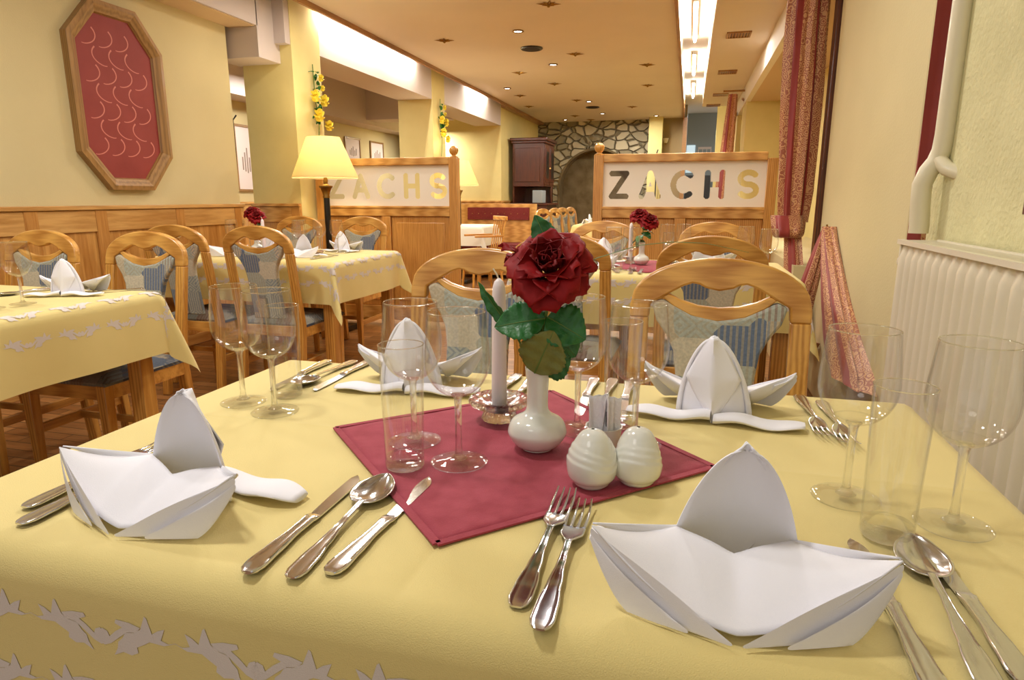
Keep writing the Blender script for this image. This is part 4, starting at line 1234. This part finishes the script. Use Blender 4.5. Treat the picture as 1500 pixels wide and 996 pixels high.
# ---------------------------------------------------------------- folded napkin
def bil(a, b_, c, d, bulge=(0, 0, 0), bend=None):
    """corners a(0,0) b(1,0) c(1,1) d(0,1)"""
    def fn(u, v):
        w_ = 4 * u * (1 - u) * v * (1 - v) * 4 * .25
        p = [a[i] * (1 - u) * (1 - v) + b_[i] * u * (1 - v) + c[i] * u * v + d[i] * (1 - u) * v + bulge[i] * w_ for i in range(3)]
        if bend:
            q_ = bend(u, v); p = [p[i] + q_[i] for i in range(3)]
        return tuple(p)
    return fn
def napkin_proto(var=0):
    t = thing('folded_napkin', '', 'napkin')
    Pk = (.006, .030, .128); V = (0.0, .020, .037); B = (0.0, -.050, .006)
    q = G()
    # standing tall peak, concave towards the diner, its rims curled back
    def cone(u, v):
        s0 = (u - .5) * 2 * 1.22
        s = max(-1, min(1, s0)); e = abs(s0) - abs(s)
        wd = .050 * (1 - v ** 1.55) ** .66 + .0045
        x = .006 * v + s * wd; y = .040 + .024 * (1 - s * s) * (1 - v ** 2 * .8) - .004 * v
        if e > 0:
            a_ = min(PI, e / .22 * PI); sg_ = 1 if s > 0 else -1
            r_ = .0042 * (1 - .5 * v)
            x += sg_ * r_ * math.sin(a_) - (sg_ * r_ * .8 * (1 - math.cos(a_))); y += r_ * (1 - math.cos(a_))
        return (x, y, .002 + .124 * v - .006 * s * s * v ** 5)
    q.grid(cone, 40, 30)
    q.build('tall_peak', M['napkin'], t, solid=.0014, ang=70)
    for sg, nm in ((-1, 0), (1, 1)):
        W_ = (sg * .116, -.018 if sg < 0 else -.012, .064)
        J = (sg * .048, .038, .043)
        # two folded layers below the panel, ending in toes on the table
        for li, (ta, tb, out) in enumerate((((sg * .004, -.055, .0030), (sg * .024, -.053, .0030), .004), ((sg * .036, -.050, .0030), (sg * .054, -.045, .0030), .012))):
            q = G()
            def roll(u, v, ta=ta, tb=tb, out=out, li=li):
                # v: 0 at toe .. 1 at wing tip ; u around a flattened closed roll
                a = 2 * PI * u
                c = [(ta[i] + tb[i]) / 2 * (1 - v) + (W_[i] - (0, 0, .006 + .006 * li)[i]) * v for i in range(3)]
                sag = math.sin(PI * v) * (.010 + .010 * li)
                hx = (abs(tb[0] - ta[0]) / 2) * (1 - v) ** .7 + .0015; hz = .0032 + .013 * math.sin(PI * min(1, v * 1.02)) * (1 - .3 * v)
                x = c[0] + sg * math.cos(a) * hx * .9 + sg * .004 * math.sin(PI * v)
                y = c[1] + math.cos(a) * hx * .35 - .002 * li * math.sin(PI * v)
                z = c[2] + math.sin(a) * hz - sag * .55
                return (x, y, max(z, .0012))
            q.grid(roll, 16, 22)
            q.build('folded_layer', M['napkin'], t, ang=80)
        # outer keel closing the boat shape under the wing
        q = G()
        def keel(u, v):
            top = [J[i] + (W_[i] - J[i]) * v for i in range(3)]
            lo = [sg * (.040 + .045 * v), -.040 * (1 - v) + .015 * v, .0014 + .048 * v * v]
            hi = [top[0], top[1] + .004, top[2]]
            p = [lo[i] * (1 - u) + hi[i] * u for i in range(3)]
            p[1] += .010 * math.sin(PI * u) * (1 - v); p[0] += sg * .006 * math.sin(PI * u)
            return tuple(p)
        q.grid(keel, 12, 16)
        q.build('wing', M['napkin'], t, solid=.0016, ang=80)
        # flat tail lying on the table behind
        q = G()
        TL = (sg * .128, .070, .0)
        def tail(u, v, TL=TL):
            a = 2 * PI * u
            c = [(sg * .002) * (1 - v) + TL[0] * v, .078 * (1 - v) + TL[1] * v]
            hw = (.012 + .012 * math.sin(PI * min(1, v * 1.15) * .5)) * (1 - v ** 6 * .5)
            x = c[0]; y = c[1] + hw * math.cos(a)
            z = .0065 + .0028 * v * 0 + math.sin(a) * (.0050 - .0015 * v) + .0022 * math.sin(v * 9 + sg)
            return (x, y, max(.0010, z * (1.5 - .5 * v)))
        q.grid(tail, 18, 20)
        n0 = len(q.v); q.f.append(tuple(range(n0 - 19, n0 - 1))); q.m.append(0)
        q.build('tail', M['napkin'], t, ang=80)
    # front: one continuous panel creased along the middle
    def front(uu, v):
        s0 = (uu - .5) * 2; sg = -1 if s0 < 0 else 1; u = abs(s0)
        W_ = (sg * .116, -.018 if sg < 0 else -.012, .064); J = (sg * .048, .038, .043)
        if u < .42: top = [V[i] + (J[i] - V[i]) * (u / .42) for i in range(3)]
        else:
            top = [J[i] + (W_[i] - J[i]) * (u - .42) / .58 for i in range(3)]; top[2] -= .006 * math.sin(PI * (u - .42) / .58)
        bot = [B[i] + (W_[i] - B[i]) * u for i in range(3)]
        bot[2] -= .012 * math.sin(PI * u ** .9) if u < 1 else 0; bot[1] -= .006 * math.sin(PI * u)
        p = [top[i] * (1 - v) + bot[i] * v for i in range(3)]
        p[2] += .006 * math.sin(PI * v) * math.sin(PI * min(1, u + .05)) - .003 * math.exp(-(u / .12) ** 2) * (1 - v)
        return tuple(p)
    q = G(); q.grid(front, 48, 14); q.build('front_panel', M['napkin'], t, solid=.0018, ang=80)
    # diamond pleats at the back
    q = G()
    def backd(u, v):
        s = (u - .5) * 2
        wd = .004 + (.036 * (v / .5) ** .9 if v < .5 else .036 * (1 - (v - .5) / .5) ** .85)
        yb = .074 - .026 * v + .003 * math.sin(PI * v)
        return (.006 * v + s * wd, yb + .010 * (1 - abs(s)) ** .8 * (1 - v * .6) - .012 * abs(s), .0015 + .122 * v)
    q.grid(backd, 14, 24)
    q.build('back_fold', M['napkin'], t, solid=.0016, ang=70)
    return Proto(t)
nap = napkin_proto()

# ---------------------------------------------------------------- foreground table settings
T0 = TZ + .0012
nap.put((.053, .510, T0), 0, 'large white folded napkin in the right foreground between forks and knives')
nap.put((-.530, .522, T0), math.radians(-5), 'white folded napkin at the left front of the foreground table, beside the glasses')
nap.put((-.463, 1.065, T0), PI + .12, 'white folded napkin at the far left of the foreground table, seen through the wine glasses')
nap.put((.058, 1.045, T0), PI - .10, 'white folded napkin at the far right of the foreground table, before the nearest chair')
FK = [((-.675, .487), -.02, 'left fork half hidden behind the left front napkin, outer one'), ((-.645, .457), -.03, 'left fork half hidden behind the left front napkin, inner one'),
      ((-.118, .455), -.015, 'dinner fork left of the right front napkin, farther from it'), ((-.094, .432), 0.0, 'dinner fork nearest the right front napkin'),
      ((.197, 1.142), PI + .02, 'fork beyond the far right napkin, left of the pair'), ((.227, 1.118), PI + .0, 'fork beyond the far right napkin, right of the pair'),
      ((-.295, 1.15), PI, 'fork behind the candle beside the far left napkin, left of the pair'), ((-.262, 1.13), PI, 'fork behind the candle beside the far left napkin, right of the pair')]
for (x, y), r, l in FK: fork.put((x, y, T0), r, l, scale=1.02)
KN = [((-.362, .440), -.00, 'knife left of the spoon beside the left front napkin'), ((-.290, .458), -.06, 'knife right of the spoon, its tip on the red cloth'),
      ((.180, .430), 0.02, 'knife nearest the right front napkin, blade half hidden by it'), ((.243, .458), .01, 'outermost knife at the right edge of the foreground table'),
      ((-.612, 1.170), PI - .02, 'knife with a bright blade by the far left napkin'), ((-.695, 1.15), PI + .03, 'knife at the far left corner of the foreground table'),
      ((-.085, 1.155), PI, 'knife behind the tumbler beside the far right napkin'), ((-.150, 1.155), PI, 'knife behind the wine glass beside the far right napkin, farther left')]
for (x, y), r, l in KN: knife.put((x, y, T0), r, l)
SP = [((-.320, .444), .035, 'spoon between the two knives in the left front setting'), ((.217, .446), -.04, 'spoon between the two knives in the right foreground'),
      ((-.645, 1.165), PI - .05, 'spoon with its bowl by the tumbler at the far left setting'), ((-.117, 1.165), PI, 'spoon between the two knives behind the sugar holder')]
for (x, y), r, l in SP: spoon.put((x, y, T0), r, l)
MZ = TZ + .0045
WG = [((-.690, .872), T0, 'left of the two overlapping wine glasses at the left of the foreground table'), ((-.610, .842), T0, 'right of the two overlapping wine glasses at the left of the foreground table'),
      ((-.345, .775), MZ, 'wine glass directly behind the tumbler left of the candle'), ((-.262, .722), MZ, 'wine glass in front of the candle on the red cloth'),
      ((-.138, .878), MZ, 'wine glass just right of the vase, behind the sugar holder'), ((-.054, .838), MZ, 'wine glass directly behind the pepper shaker'),
      ((.187, .746), T0, 'wine glass at the right behind the tumbler, left of the pair'), ((.279, .705), T0, 'wine glass at the far right edge of the picture')]
for (x, y), z, l in WG: wine.put((x, y, z), random.uniform(0, 1), l)
TB = [((-.642, .925), T0, 'tumbler behind the left pair of wine glasses'), ((-.322, .692), MZ, 'tumbler at the left corner of the red cloth, nearest the viewer'),
      ((-.080, .912), MZ, 'tumbler behind the sugar holder between two wine glasses'), ((.207, .664), T0, 'tumbler between the two wine glasses at the right')]
for (x, y), z, l in TB: tumb.put((x, y, z), 0, l)

# ---------------------------------------------------------------- salt, pepper, sugar
def shaker(name, label, loc, rz):
    t = thing(name, label, 'shaker', loc, rz)
    q = G()
    def fn(u, v):
        a = 2 * PI * u; z = .0 + .068 * v
        c0 = .030
        r = .0268 * max(0, 1 - ((z - c0) / .0381) ** 2.3) ** .5 if z > c0 else .0268 * (1 - ((c0 - z) / .040) ** 2.2) ** .5
        r = max(r, .0002)
        if v < .02: r = min(r, .0165)
        # three wavy relief bands
        zz = v
        wave = .10 * math.sin(2 * a + .8) + .04 * math.sin(3 * a)
        bump_ = 0
        for c_ in (.46, .58, .69):
            d = zz - (c_ + wave)
            bump_ += .0015 * (1 / (1 + math.exp(max(-9, min(9, d * 130)))))
        r = r + (bump_ - .0016) * (1 if .1 < v < .95 else 0) * min(1, (v - .05) * 8) * min(1, (.96 - v) * 8)
        return (r * math.cos(a), r * math.sin(a), z)
    q.grid(fn, 72, 60)
    q.f.append(tuple(range(71, -1, -1))); q.m.append(0)
    q.build('body', M['porcelain'], t, weld=True, ang=80)
    q = G()
    for k in range(3):
        a = 2 * PI * k / 3; q.lathe([(.0011, .0675), (.0011, .0682), (.0002, .0682)], 8, (.005 * math.cos(a), .005 * math.sin(a), -.0012))
    q.build('holes', M['ink'], t)
shaker('salt_shaker', 'white egg-shaped porcelain shaker with wavy relief, left of the pair', (-.092, .702, MZ), .3)
shaker('pepper_shaker', 'white egg-shaped porcelain shaker with wavy relief, right of the pair', (-.042, .722, MZ), 1.2)
t = thing('sugar_holder', 'small white porcelain holder full of sugar packets behind the shakers', 'holder', (-.092, .812, MZ))
q = G(); q.lathe([(.0005, .001), (.018, .001), (.020, .004), (.0235, .030), (.0245, .034), (.0228, .034), (.0215, .03), (.018, .006), (.0005, .005)], 32); q.build('cup', M['porcelain'], t, ang=70)
rnd = random.Random(4)
pk_l = ['front', 'second', 'third', 'fourth', 'fifth', 'sixth', 'rear']
for k in range(9):
    a = rnd.uniform(-.10, .10); x = -.0150 + .0037 * k + rnd.uniform(-.001, .001)
    q = G(); h = .066 + rnd.uniform(-.004, .004)
    def pf(u, v, h=h, k=k):
        s = (u - .5) * 2
        return (.0012 * math.sin(s * 3 + k) * v, s * .0095, .002 + h * v + .0012 * math.sin(s * 5 + k) * v)
    q.grid(pf, 8, 10)
    q.mi = 1
    if k in (2, 6):
        for j in range(5): q.box(-.0016, -.0013, -.002, .002, .032 + j * .004, .034 + j * .004)
    o = q.build('sugar_packet', [M['packet'], M['ink']], None, solid=.0012)
    o.location = (-.092 + x * .8, .812 - .010 + .0028 * (k % 5), MZ + .005); o.rotation_euler = (rnd.uniform(-.07, .07), a, PI / 2 * (.0 if k % 3 else 1) + rnd.uniform(-.4, .4) - PI / 2 * .9)
    tag(o, ['leftmost', 'second from left', 'third from left', 'fourth from left', 'middle', 'fifth from right', 'third from right', 'second from right', 'rightmost'][k] + ' white sugar packet standing in the porcelain holder', 'sugar packet', 'sugar packets in the holder')

# ---------------------------------------------------------------- candle and crystal holder
def holder_candle(x, y, z0, l1, l2, hi=True, h=.205):
    t = thing('candle_holder', l1, 'candle holder', (x, y, z0))
    sg = 96 if hi else 20
    q = G()
    q.lathe([(.0005, .001), (.024, .0008), (.026, .003), (.0245, .010), (.021, .016), (.023, .0185), (.040, .024), (.044, .028), (.0445, .0325), (.0425, .0345), (.034, .030), (.020, .0265), (.0135, .0260), (.0125, .012), (.0005, .0115)], sg,
            fn=lambda a, z: 1 + .045 * abs(math.cos(8 * a)) * (1 if z < .033 else .8))
    q.build('dish', M['glass_cut'], t, ang=25)
    t = thing('candle', l2, 'candle', (x, y, z0 + .0125))
    q = G(); q.lathe([(.0110, 0), (.0116, .02), (.0098, h - .022), (.0090, h - .012), (.0065, h - .004), (.0022, h), (.0003, h + .0005)], 24); q.build('wax_stick', M['wax'], t, ang=60)
    q = G(); q.tube([(0, 0, h - .002), (-.003, 0, h + .006), (-.009, .001, h + .014)], .0012, 6); q.build('wick', M['wick'], t)
holder_candle(-.258, .892, MZ, 'fluted crystal glass candle holder on the red cloth beside the vase', 'tall white candle in the crystal holder left of the big red rose', h=.200)

# ---------------------------------------------------------------- vase and roses
def vase(x, y, z0, label, sg=40):
    t = thing('bud_vase', label, 'vase', (x, y, z0))
    q = G()
    q.lathe(smooth_prof([(.0005, .001), (.019, .0008), (.021, .0025), (.030, .008), (.038, .020), (.0385, .028), (.033, .040), (.020, .048), (.0145, .056), (.0140, .075), (.0148, .095), (.0165, .111)], 4) + [(.0155, .1115), (.0138, .108), (.0125, .07), (.0005, .068)], sg,
            fn=lambda a, z: 1 + (.012 * math.cos(14 * a) if z > .05 else 0))
    q.build('body', M['porcelain'], t, ang=70)
vase(-.178, .795, MZ, 'white porcelain bud vase holding the big red rose')

def petal(q, base, yaw_, tilt, L, W_, cup, curl_, seed, point=.35, nu=10, nv=12):
    rn = random.Random(seed); a1, a2 = rn.uniform(-.4, .4), rn.uniform(0, 6)
    def fn(u, v):
        s = (u - .5) * 2
        ww = W_ * (1 - (1 - min(1, v * 1.35)) ** 2) ** .5 * (1 - max(0, v - .62) ** 2 * 2.2 * (1 + point))
        tipb = point * .22 * (1 - abs(s)) * max(0, v - .6)
        a = s * cup
        R_ = W_ / max(cup, .05)
        x = R_ * math.sin(a) * ww / W_
        yb = R_ * (1 - math.cos(a)) * ww / W_
        zz = L * (v + tipb) * (1 - .10 * s * s * v)
        bend = curl_ * L * max(0, v - .45) ** 1.7 * 2.2
        ru = .0045 * math.sin(s * 5 + a2 + v * 3) * v * v + .0016 * math.sin(s * 13 + a2 * 2) * v ** 3
        return (x + a1 * .1 * L * v * v, -yb + .35 * L * v * v * 0 + bend + ru, zz - abs(bend) * .35)
    st_ = len(q.v); q.grid(fn, nu, nv)
    Mx = Matrix.Translation(base) @ Matrix.Rotation(yaw_, 4, 'Z') @ Matrix.Rotation(-tilt, 4, 'X')
    q.xf(Mx, st_)
def bloom(parent, c, s_, axis, seed, n_scale=1.0, mats=('petal', 'petal_dark')):
    """rose head: petals open outwards round c; axis = Euler tilt of the head"""
    rn = random.Random(seed)
    MM = Matrix.Translation(c) @ Matrix.Rotation(axis[0], 4, 'X') @ Matrix.Rotation(axis[1], 4, 'Y')
    spec = []
    for k in range(4): spec.append((k * 1.7, .02 + .02 * k, .036, .014, 1.5, .05, .004))     # tight heart
    for k in range(5): spec.append((k * 1.256 + .4, .14, .040, .024, 1.3, .22, .009))
    for k in range(6): spec.append((k * 1.047 + .1, .38, .043, .030, 1.0, .45, .011))
    for k in range(6): spec.append((k * 1.047 + .5, .80, .046, .034, .75, .62, .012))
    for k in range(6): spec.append((k * 1.047 + .05, 1.28, .046, .034, .6, .5, .012))
    if n_scale > 1:
        for k in range(6): spec.append((k * 1.047 + .3, 1.85, .042, .028, .5, .3, .010))
    for i, (yw, ti, L, W_, cup, cu, off) in enumerate(spec):
        q = G()
        yw += rn.uniform(-.15, .15); ti += rn.uniform(-.08, .08)
        # local: petal faces centre: outward = +y after rotation
        petal(q, (-math.sin(yw) * off * s_, math.cos(yw) * off * s_, -.004 * s_ if i > 8 else 0), yw, ti, L * s_ * rn.uniform(.92, 1.08), W_ * s_, cup, cu, seed * 50 + i, point=(.8 if i > 26 else .25))
        q.xf(MM); q.build('petal', M[mats[0] if i > 8 else mats[1]], parent, solid=.0006, ang=80)
    q = G(); q.sphere((0, 0, -.006 * s_), (.009 * s_, .009 * s_, .012 * s_), 10); q.xf(MM); q.build('calyx', M['stem'], parent)
def leaf(parent, base, L, W_, rot, mat_='leaf', fold=.35, droop=.25, nm='leaf'):
    q = G()
    def fn(u, v):
        s = (u - .5) * 2
        wv = W_ * (math.sin(PI * v ** .85) ** .8) if 0 < v < 1 else 0
        ser = 1 + .05 * math.sin(v * 60) * abs(s) ** 3
        return (s * wv * ser, L * v, fold * abs(s) * wv + .0012 * math.sin(v * 26) * abs(s) - droop * L * v * v)
    q.grid(fn, 10, 28)
    vs0 = len(q.v)
    q.xf(Matrix.Translation(base) @ rot)
    lf = q.build(nm, M[mat_], parent, solid=.0005, ang=80)
    q = G(); q.tube([(0, L * v, -droop * L * v * v + .0003) for v in [i / 8 for i in range(9)]], [.0012 * (1 - .7 * i / 8) for i in range(9)], 6)
    q.xf(Matrix.Translation(base) @ rot); q.build('midrib', M['stem'], lf)
def R3(x, y, z): return Matrix.Rotation(z, 4, 'Z') @ Matrix.Rotation(y, 4, 'Y') @ Matrix.Rotation(x, 4, 'X')
# big rose
vx, vy, vz = -.178, .795, MZ
t = thing('red_rose', 'big open dark red rose with green leaves in the white bud vase', 'rose', (vx, vy, vz + .072))
q = G(); q.tube([(0, 0, 0), (.002, 0, .05), (.010, -.006, .10), (.018, -.012, .145)], .0021, 8); q.build('stem', M['stem'], t)
bloom(t, (.018, -.014, .168), .98, (.80, .05), 3, 2)
def leaf_to(parent, base, tip, nrm, W_, mat_='leaf', fold=.2, droop=.12):
    b_, t_ = Vector(base), Vector(tip); d = t_ - b_; L = d.length; d.normalize()
    n = Vector(nrm); n = (n - d * n.dot(d)).normalized(); x = d.cross(n)
    R_ = Matrix((x, d, n)).transposed().to_4x4()
    leaf(parent, b_, L, W_, R_, mat_, fold, droop)
leaf_to(t, (.012, -.012, .106), (-.050, -.030, .098), (-.1, -1, .55), .026)
leaf_to(t, (.014, -.010, .108), (.064, -.020, .085), (.2, -1, .4), .029)
leaf_to(t, (.014, -.004, .100), (.050, .000, .055), (.3, -1, .1), .027)
leaf_to(t, (.004, .004, .085), (-.030, .020, .118), (-.2, -1, .3), .024)
leaf_to(t, (.0, -.018, .036), (.026, -.032, .094), (.1, -1, .15), .031, 'leaf_b', .12, .05)
leaf_to(t, (.004, -.004, .038), (.044, -.008, .056), (.3, -1, -.2), .023)
leaf_to(t, (.018, .010, .185), (-.008, .004, .232), (-.2, -1, .2), .017)
leaf_to(t, (-.030, -.006, .086), (-.080, -.014, .146), (-.7, -.5, .6), .010, 'leaf', .5)
q = G(); q.tube([(-.002, -.006, .030), (-.016, -.006, .060), (-.031, -.006, .088)], .0014, 6); q.build('leaf_stalk', M['stem'], t)
q = G(); bl = [(.026, .0, .155), (.07, .02, .180), (.12, .03, .196), (.16, .03, .201), (.20, .03, .200), (.25, .03, .190)]
q.tube(bl, [.0012, .0011, .001, .0009, .0007, .0004], 5, .5); q.build('grass_blade', M['stem'], t)
# second smaller bloom behind
t = thing('red_rosebud', 'smaller ragged red bloom peeking out behind the big rose at upper left', 'rose', (vx - .004, vy + .006, vz + .072))
q = G(); q.tube([(0, 0, 0), (-.006, .010, .07), (-.020, .018, .170)], .0018, 8); q.build('stem', M['stem'], t)
for k in range(7):
    q = G(); petal(q, (-.022, .020, .172), k * .9, .7 + .5 * (k % 2), .036, .013, .5, .3, 70 + k, point=1.5); q.build('petal', M['petal'], t, solid=.0006, ang=80)

# ---------------------------------------------------------------- simple bouquets for the other tables
def small_bouquet(x, y, lab, s_=1.0, dark=False, two=True):
    z0 = TZ + .0045
    vase(x, y, z0, 'small white bud vase with ' + lab, 20)
    t = thing('red_rose', lab[0].upper() * 0 + 'dark red rose bouquet with leaves, ' + lab, 'rose', (x, y, z0 + .072))
    q = G(); q.tube([(0, 0, 0), (.004, 0, .13)], .002, 6); q.build('stem', M['stem'], t)
    bloom(t, (-.016, 0, .165), s_ * .95, (.5, -.1), 5, 1)
    if two: bloom(t, (.030, -.02, .140), s_ * .95, (.6, .3), 9, 1)
    for k in range(6):
        leaf(t, (.0, 0, .05 + .012 * k), .06, .022, R3(.1 * k - .3, .2, k * 1.15 + .4), 'leaf', .2, .5)
    return t
small_bouquet(-.215, 3.30, 'on the table before the right partition')
small_bouquet(-2.54, 3.46, 'on the middle table by the left partition', 1.0)
holder_candle(-.275, 3.36, TZ + .0045, 'small glass candle holder on the table before the right partition', 'white candle beside the small roses on the table before the right partition', False, .19)
holder_candle(-2.46, 3.42, TZ + .0045, 'small glass candle holder on the middle table by the left partition', 'white candle beside the rose on the middle table by the left partition', False, .19)

# ---------------------------------------------------------------- settings of the other tables
Z1 = TZ + .0014
def setting(items):
    for it in items:
        kind, x, y, r, l = it
        P = {'w': wine, 't': tumb, 'n': nap, 'f': fork, 'k': knife, 's': spoon}[kind]
        P.put((x, y, Z1 if kind != 'w' and kind != 't' else Z1 + .0035), r, l)
setting([
 ('w', -2.005, 1.452, 0, 'wine glass on the left table nearest the table edge, beside the left picture edge'),
 ('w', -1.998, 1.545, 0, 'wine glass on the left table just behind the nearest one there'),
 ('t', -2.055, 1.44, 0, 'tumbler on the left table cut by the left picture edge'),
 ('n', -2.08, 1.80, PI + .35, 'white folded napkin standing on the left table before two chairs'),
 ('f', -1.93, 1.95, PI - .5, 'fork on the left table, its tines beside the napkin'),
 ('k', -2.27, 1.86, PI - .1, 'knife on the left table left of the napkin'),
 ('s', -2.24, 1.87, PI - .1, 'spoon on the left table left of the napkin'),
 # middle table
 ('n', -2.57, 3.24, .3, 'white folded napkin on the middle table, left near one between the chair tops'),
 ('n', -2.12, 3.27, .1, 'white folded napkin on the middle table, right near one beside the rose'),
 ('n', -2.10, 3.745, PI, 'white folded napkin on the middle table, right far one before the far chair'),
 ('n', -2.62, 3.72, PI, 'white folded napkin on the middle table, left far one behind the rose'),
 ('t', -2.14, 3.50, 0, 'tumbler on the middle table at the front of the right glass group'),
 ('w', -2.19, 3.60, 0, 'wine glass on the middle table, left in the right glass group'),
 ('w', -2.06, 3.58, 0, 'wine glass on the middle table, right in the right glass group'),
 ('w', -2.27, 3.50, 0, 'wine glass on the middle table beside the candle, nearer'),
 ('w', -2.31, 3.58, 0, 'wine glass on the middle table beside the candle, farther'),
 ('t', -2.24, 3.43, 0, 'tumbler on the middle table just right of the candle'),
 ('w', -2.74, 3.50, 0, 'wine glass on the middle table seen left of the chair top'),
 ('w', -2.66, 3.56, 0, 'wine glass on the middle table seen through the chair back opening'),
 ('t', -2.70, 3.43, 0, 'tumbler on the middle table seen between two chair tops'),
 ('f', -2.16, 3.12, .1, 'fork at the near edge of the middle table, right setting'),
 ('f', -2.02, 3.78, PI, 'fork at the far right of the middle table'),
 ('k', -1.98, 3.15, -.1, 'knife at the near right corner of the middle table'),
 ('s', -1.955, 3.40, 1.3, 'spoon at the right edge of the middle table'),
 # table in front of the right partition
 ('w', -.330, 3.06, 0, 'wine glass left of the small candle on the table before the right partition, nearer'),
 ('w', -.245, 3.02, 0, 'wine glass in front of the small candle on the table before the right partition'),
 ('t', -.300, 2.98, 0, 'tumbler left of the small candle on the table before the right partition'),
 ('w', -.10, 3.45, 0, 'wine glass right of the small roses, nearer, on the table before the right partition'),
 ('w', -.02, 3.52, 0, 'wine glass right of the small roses, farther, on the table before the right partition'),
 ('t', -.09, 3.38, 0, 'tumbler right of the small roses on the table before the right partition'),
 ('w', .27, 3.30, 0, 'wine glass above the right end of the farther chair top, left one'),
 ('w', .345, 3.05, 0, 'wine glass beside the curtain, nearest the right table edge'),
 ('n', .075, 3.10, 0.1, 'white folded napkin seen through the farther chair back opening'),
 ('n', -.43, 3.12, .1, 'white folded napkin on the table before the right partition, left near one'),
 ('n', -.42, 3.50, PI, 'white folded napkin on the table before the right partition, left far one'),
 ('n', .14, 3.52, PI, 'white folded napkin on the table before the right partition, right far one'),
 ('s', -.29, 2.92, .3, 'spoon at the near edge of the table before the right partition'),
 ('f', -.235, 2.90, 0, 'fork at the near edge of the table before the right partition'),
 ('k', -.195, 2.90, 0, 'knife at the near edge of the table before the right partition'),
])

# ================================================================ FAR TABLES
table('oak table of the far row beside the side-on chairs', (-.98, 9.3, 0), .8, 2.2)
cloth('tablecloth', 'pale cloth on the far row table beside the side-on chairs', None, (-.98, 9.3, 0), .8, 2.2, .22, 21)
for i, (x, y) in enumerate([(-1.28, 8.5), (-1.26, 9.05), (-1.26, 9.6)]):
    nap.put((x, y, Z1), -PI / 2, ['nearest', 'middle', 'farthest'][i] + ' white napkin on the far row table beside the side-on chairs')
for i, (x, y) in enumerate([(-1.08, 8.4), (-1.02, 8.55), (-1.06, 9.1), (-1.0, 9.25), (-1.04, 9.7), (-.98, 9.9)]):
    wine.put((x, y, Z1 + .003), 0, ['nearest', 'second nearest', 'third nearest', 'fourth nearest', 'second farthest', 'farthest'][i] + ' tiny wine glass on the far row table by the side-on chairs', 'wine glasses on the far row table')
# red bench, white table and spindle chair at far left
t = thing('upholstered_bench', 'wooden bench with dark red studded back along the far left wall', 'bench', (-2.59, 8.95, 0))
q = G(); q.box(-.55, .55, .0, .05, 0, 1.0); q.build('back_panel', M['pine_x'], t, bevel=.005)
q = G(); q.box(-.45, .45, -.03, .0, .78, .95); q.mi = 1
for k in range(9): q.sphere((-.38 + k * .095, -.032, .865), .008, 6)
q.build('back_cushion', [M['red_seat'], M['brass']], t, bevel=.006)
q = G(); q.box(-.5, .5, -.45, .0, .40, .47); q.build('seat', M['red_seat'], t, bevel=.01)
q = G(); q.box(-.5, .5, -.43, .0, .05, .40); q.build('base', M['pine_x'], t)
t = thing('dining_table', 'small table with a white cloth before the red bench at far left', 'table', (-2.75, 8.02, 0))
q = G(); q.box(-.3, .3, -.3, .3, .715, .74); q.build('tabletop', M['oak_x'], t)
for sx in (-1, 1):
    for sy in (-1, 1): q = G(); q.box(sx * .24 - .02, sx * .24 + .02, sy * .24 - .02, sy * .24 + .02, 0, .715); q.build('leg', M['oak_z'], t)
o = cloth('tablecloth', 'white cloth on the small table before the red bench', None, (-2.75, 8.02, -.008), .6, .6, .26, 31)
o.data.materials[0] = M['white_cloth']
t = thing('spindle_chair', 'light wooden chair with spindle back and red seat at far left', 'chair', (-2.36, 7.45, 0), -.9)
q = G(); q.box(-.19, .19, -.19, .19, .42, .45); q.build('seat', M['oak_x'], t, bevel=.006)
q = G(); q.box(-.17, .17, -.17, .17, .45, .475); q.build('cushion', M['red_seat'], t, bevel=.01)
for sx in (-1, 1):
    for sy in (-1, 1): q = G(); q.tube([(sx * .16, sy * .16, .42), (sx * .19, sy * .19, 0)], [.017, .013], 10); q.build('leg', M['oak_z'], t)
for k in range(6): q = G(); q.tube([(-.15 + k * .06, .17, .45), (-.17 + k * .068, .235, .83)], .008, 8); q.build('spindle', M['oak_z'], t)
q = G(); q.box(-.2, .2, .22, .25, .82, .87); q.build('crest_rail', M['oak_x'], t, bevel=.008)
q = G(); q.box(-.2, -.17, -.16, .2, .63, .655); q.box(.17, .2, -.16, .2, .63, .655); q.build('armrest', M['oak_y'], t, bevel=.005)
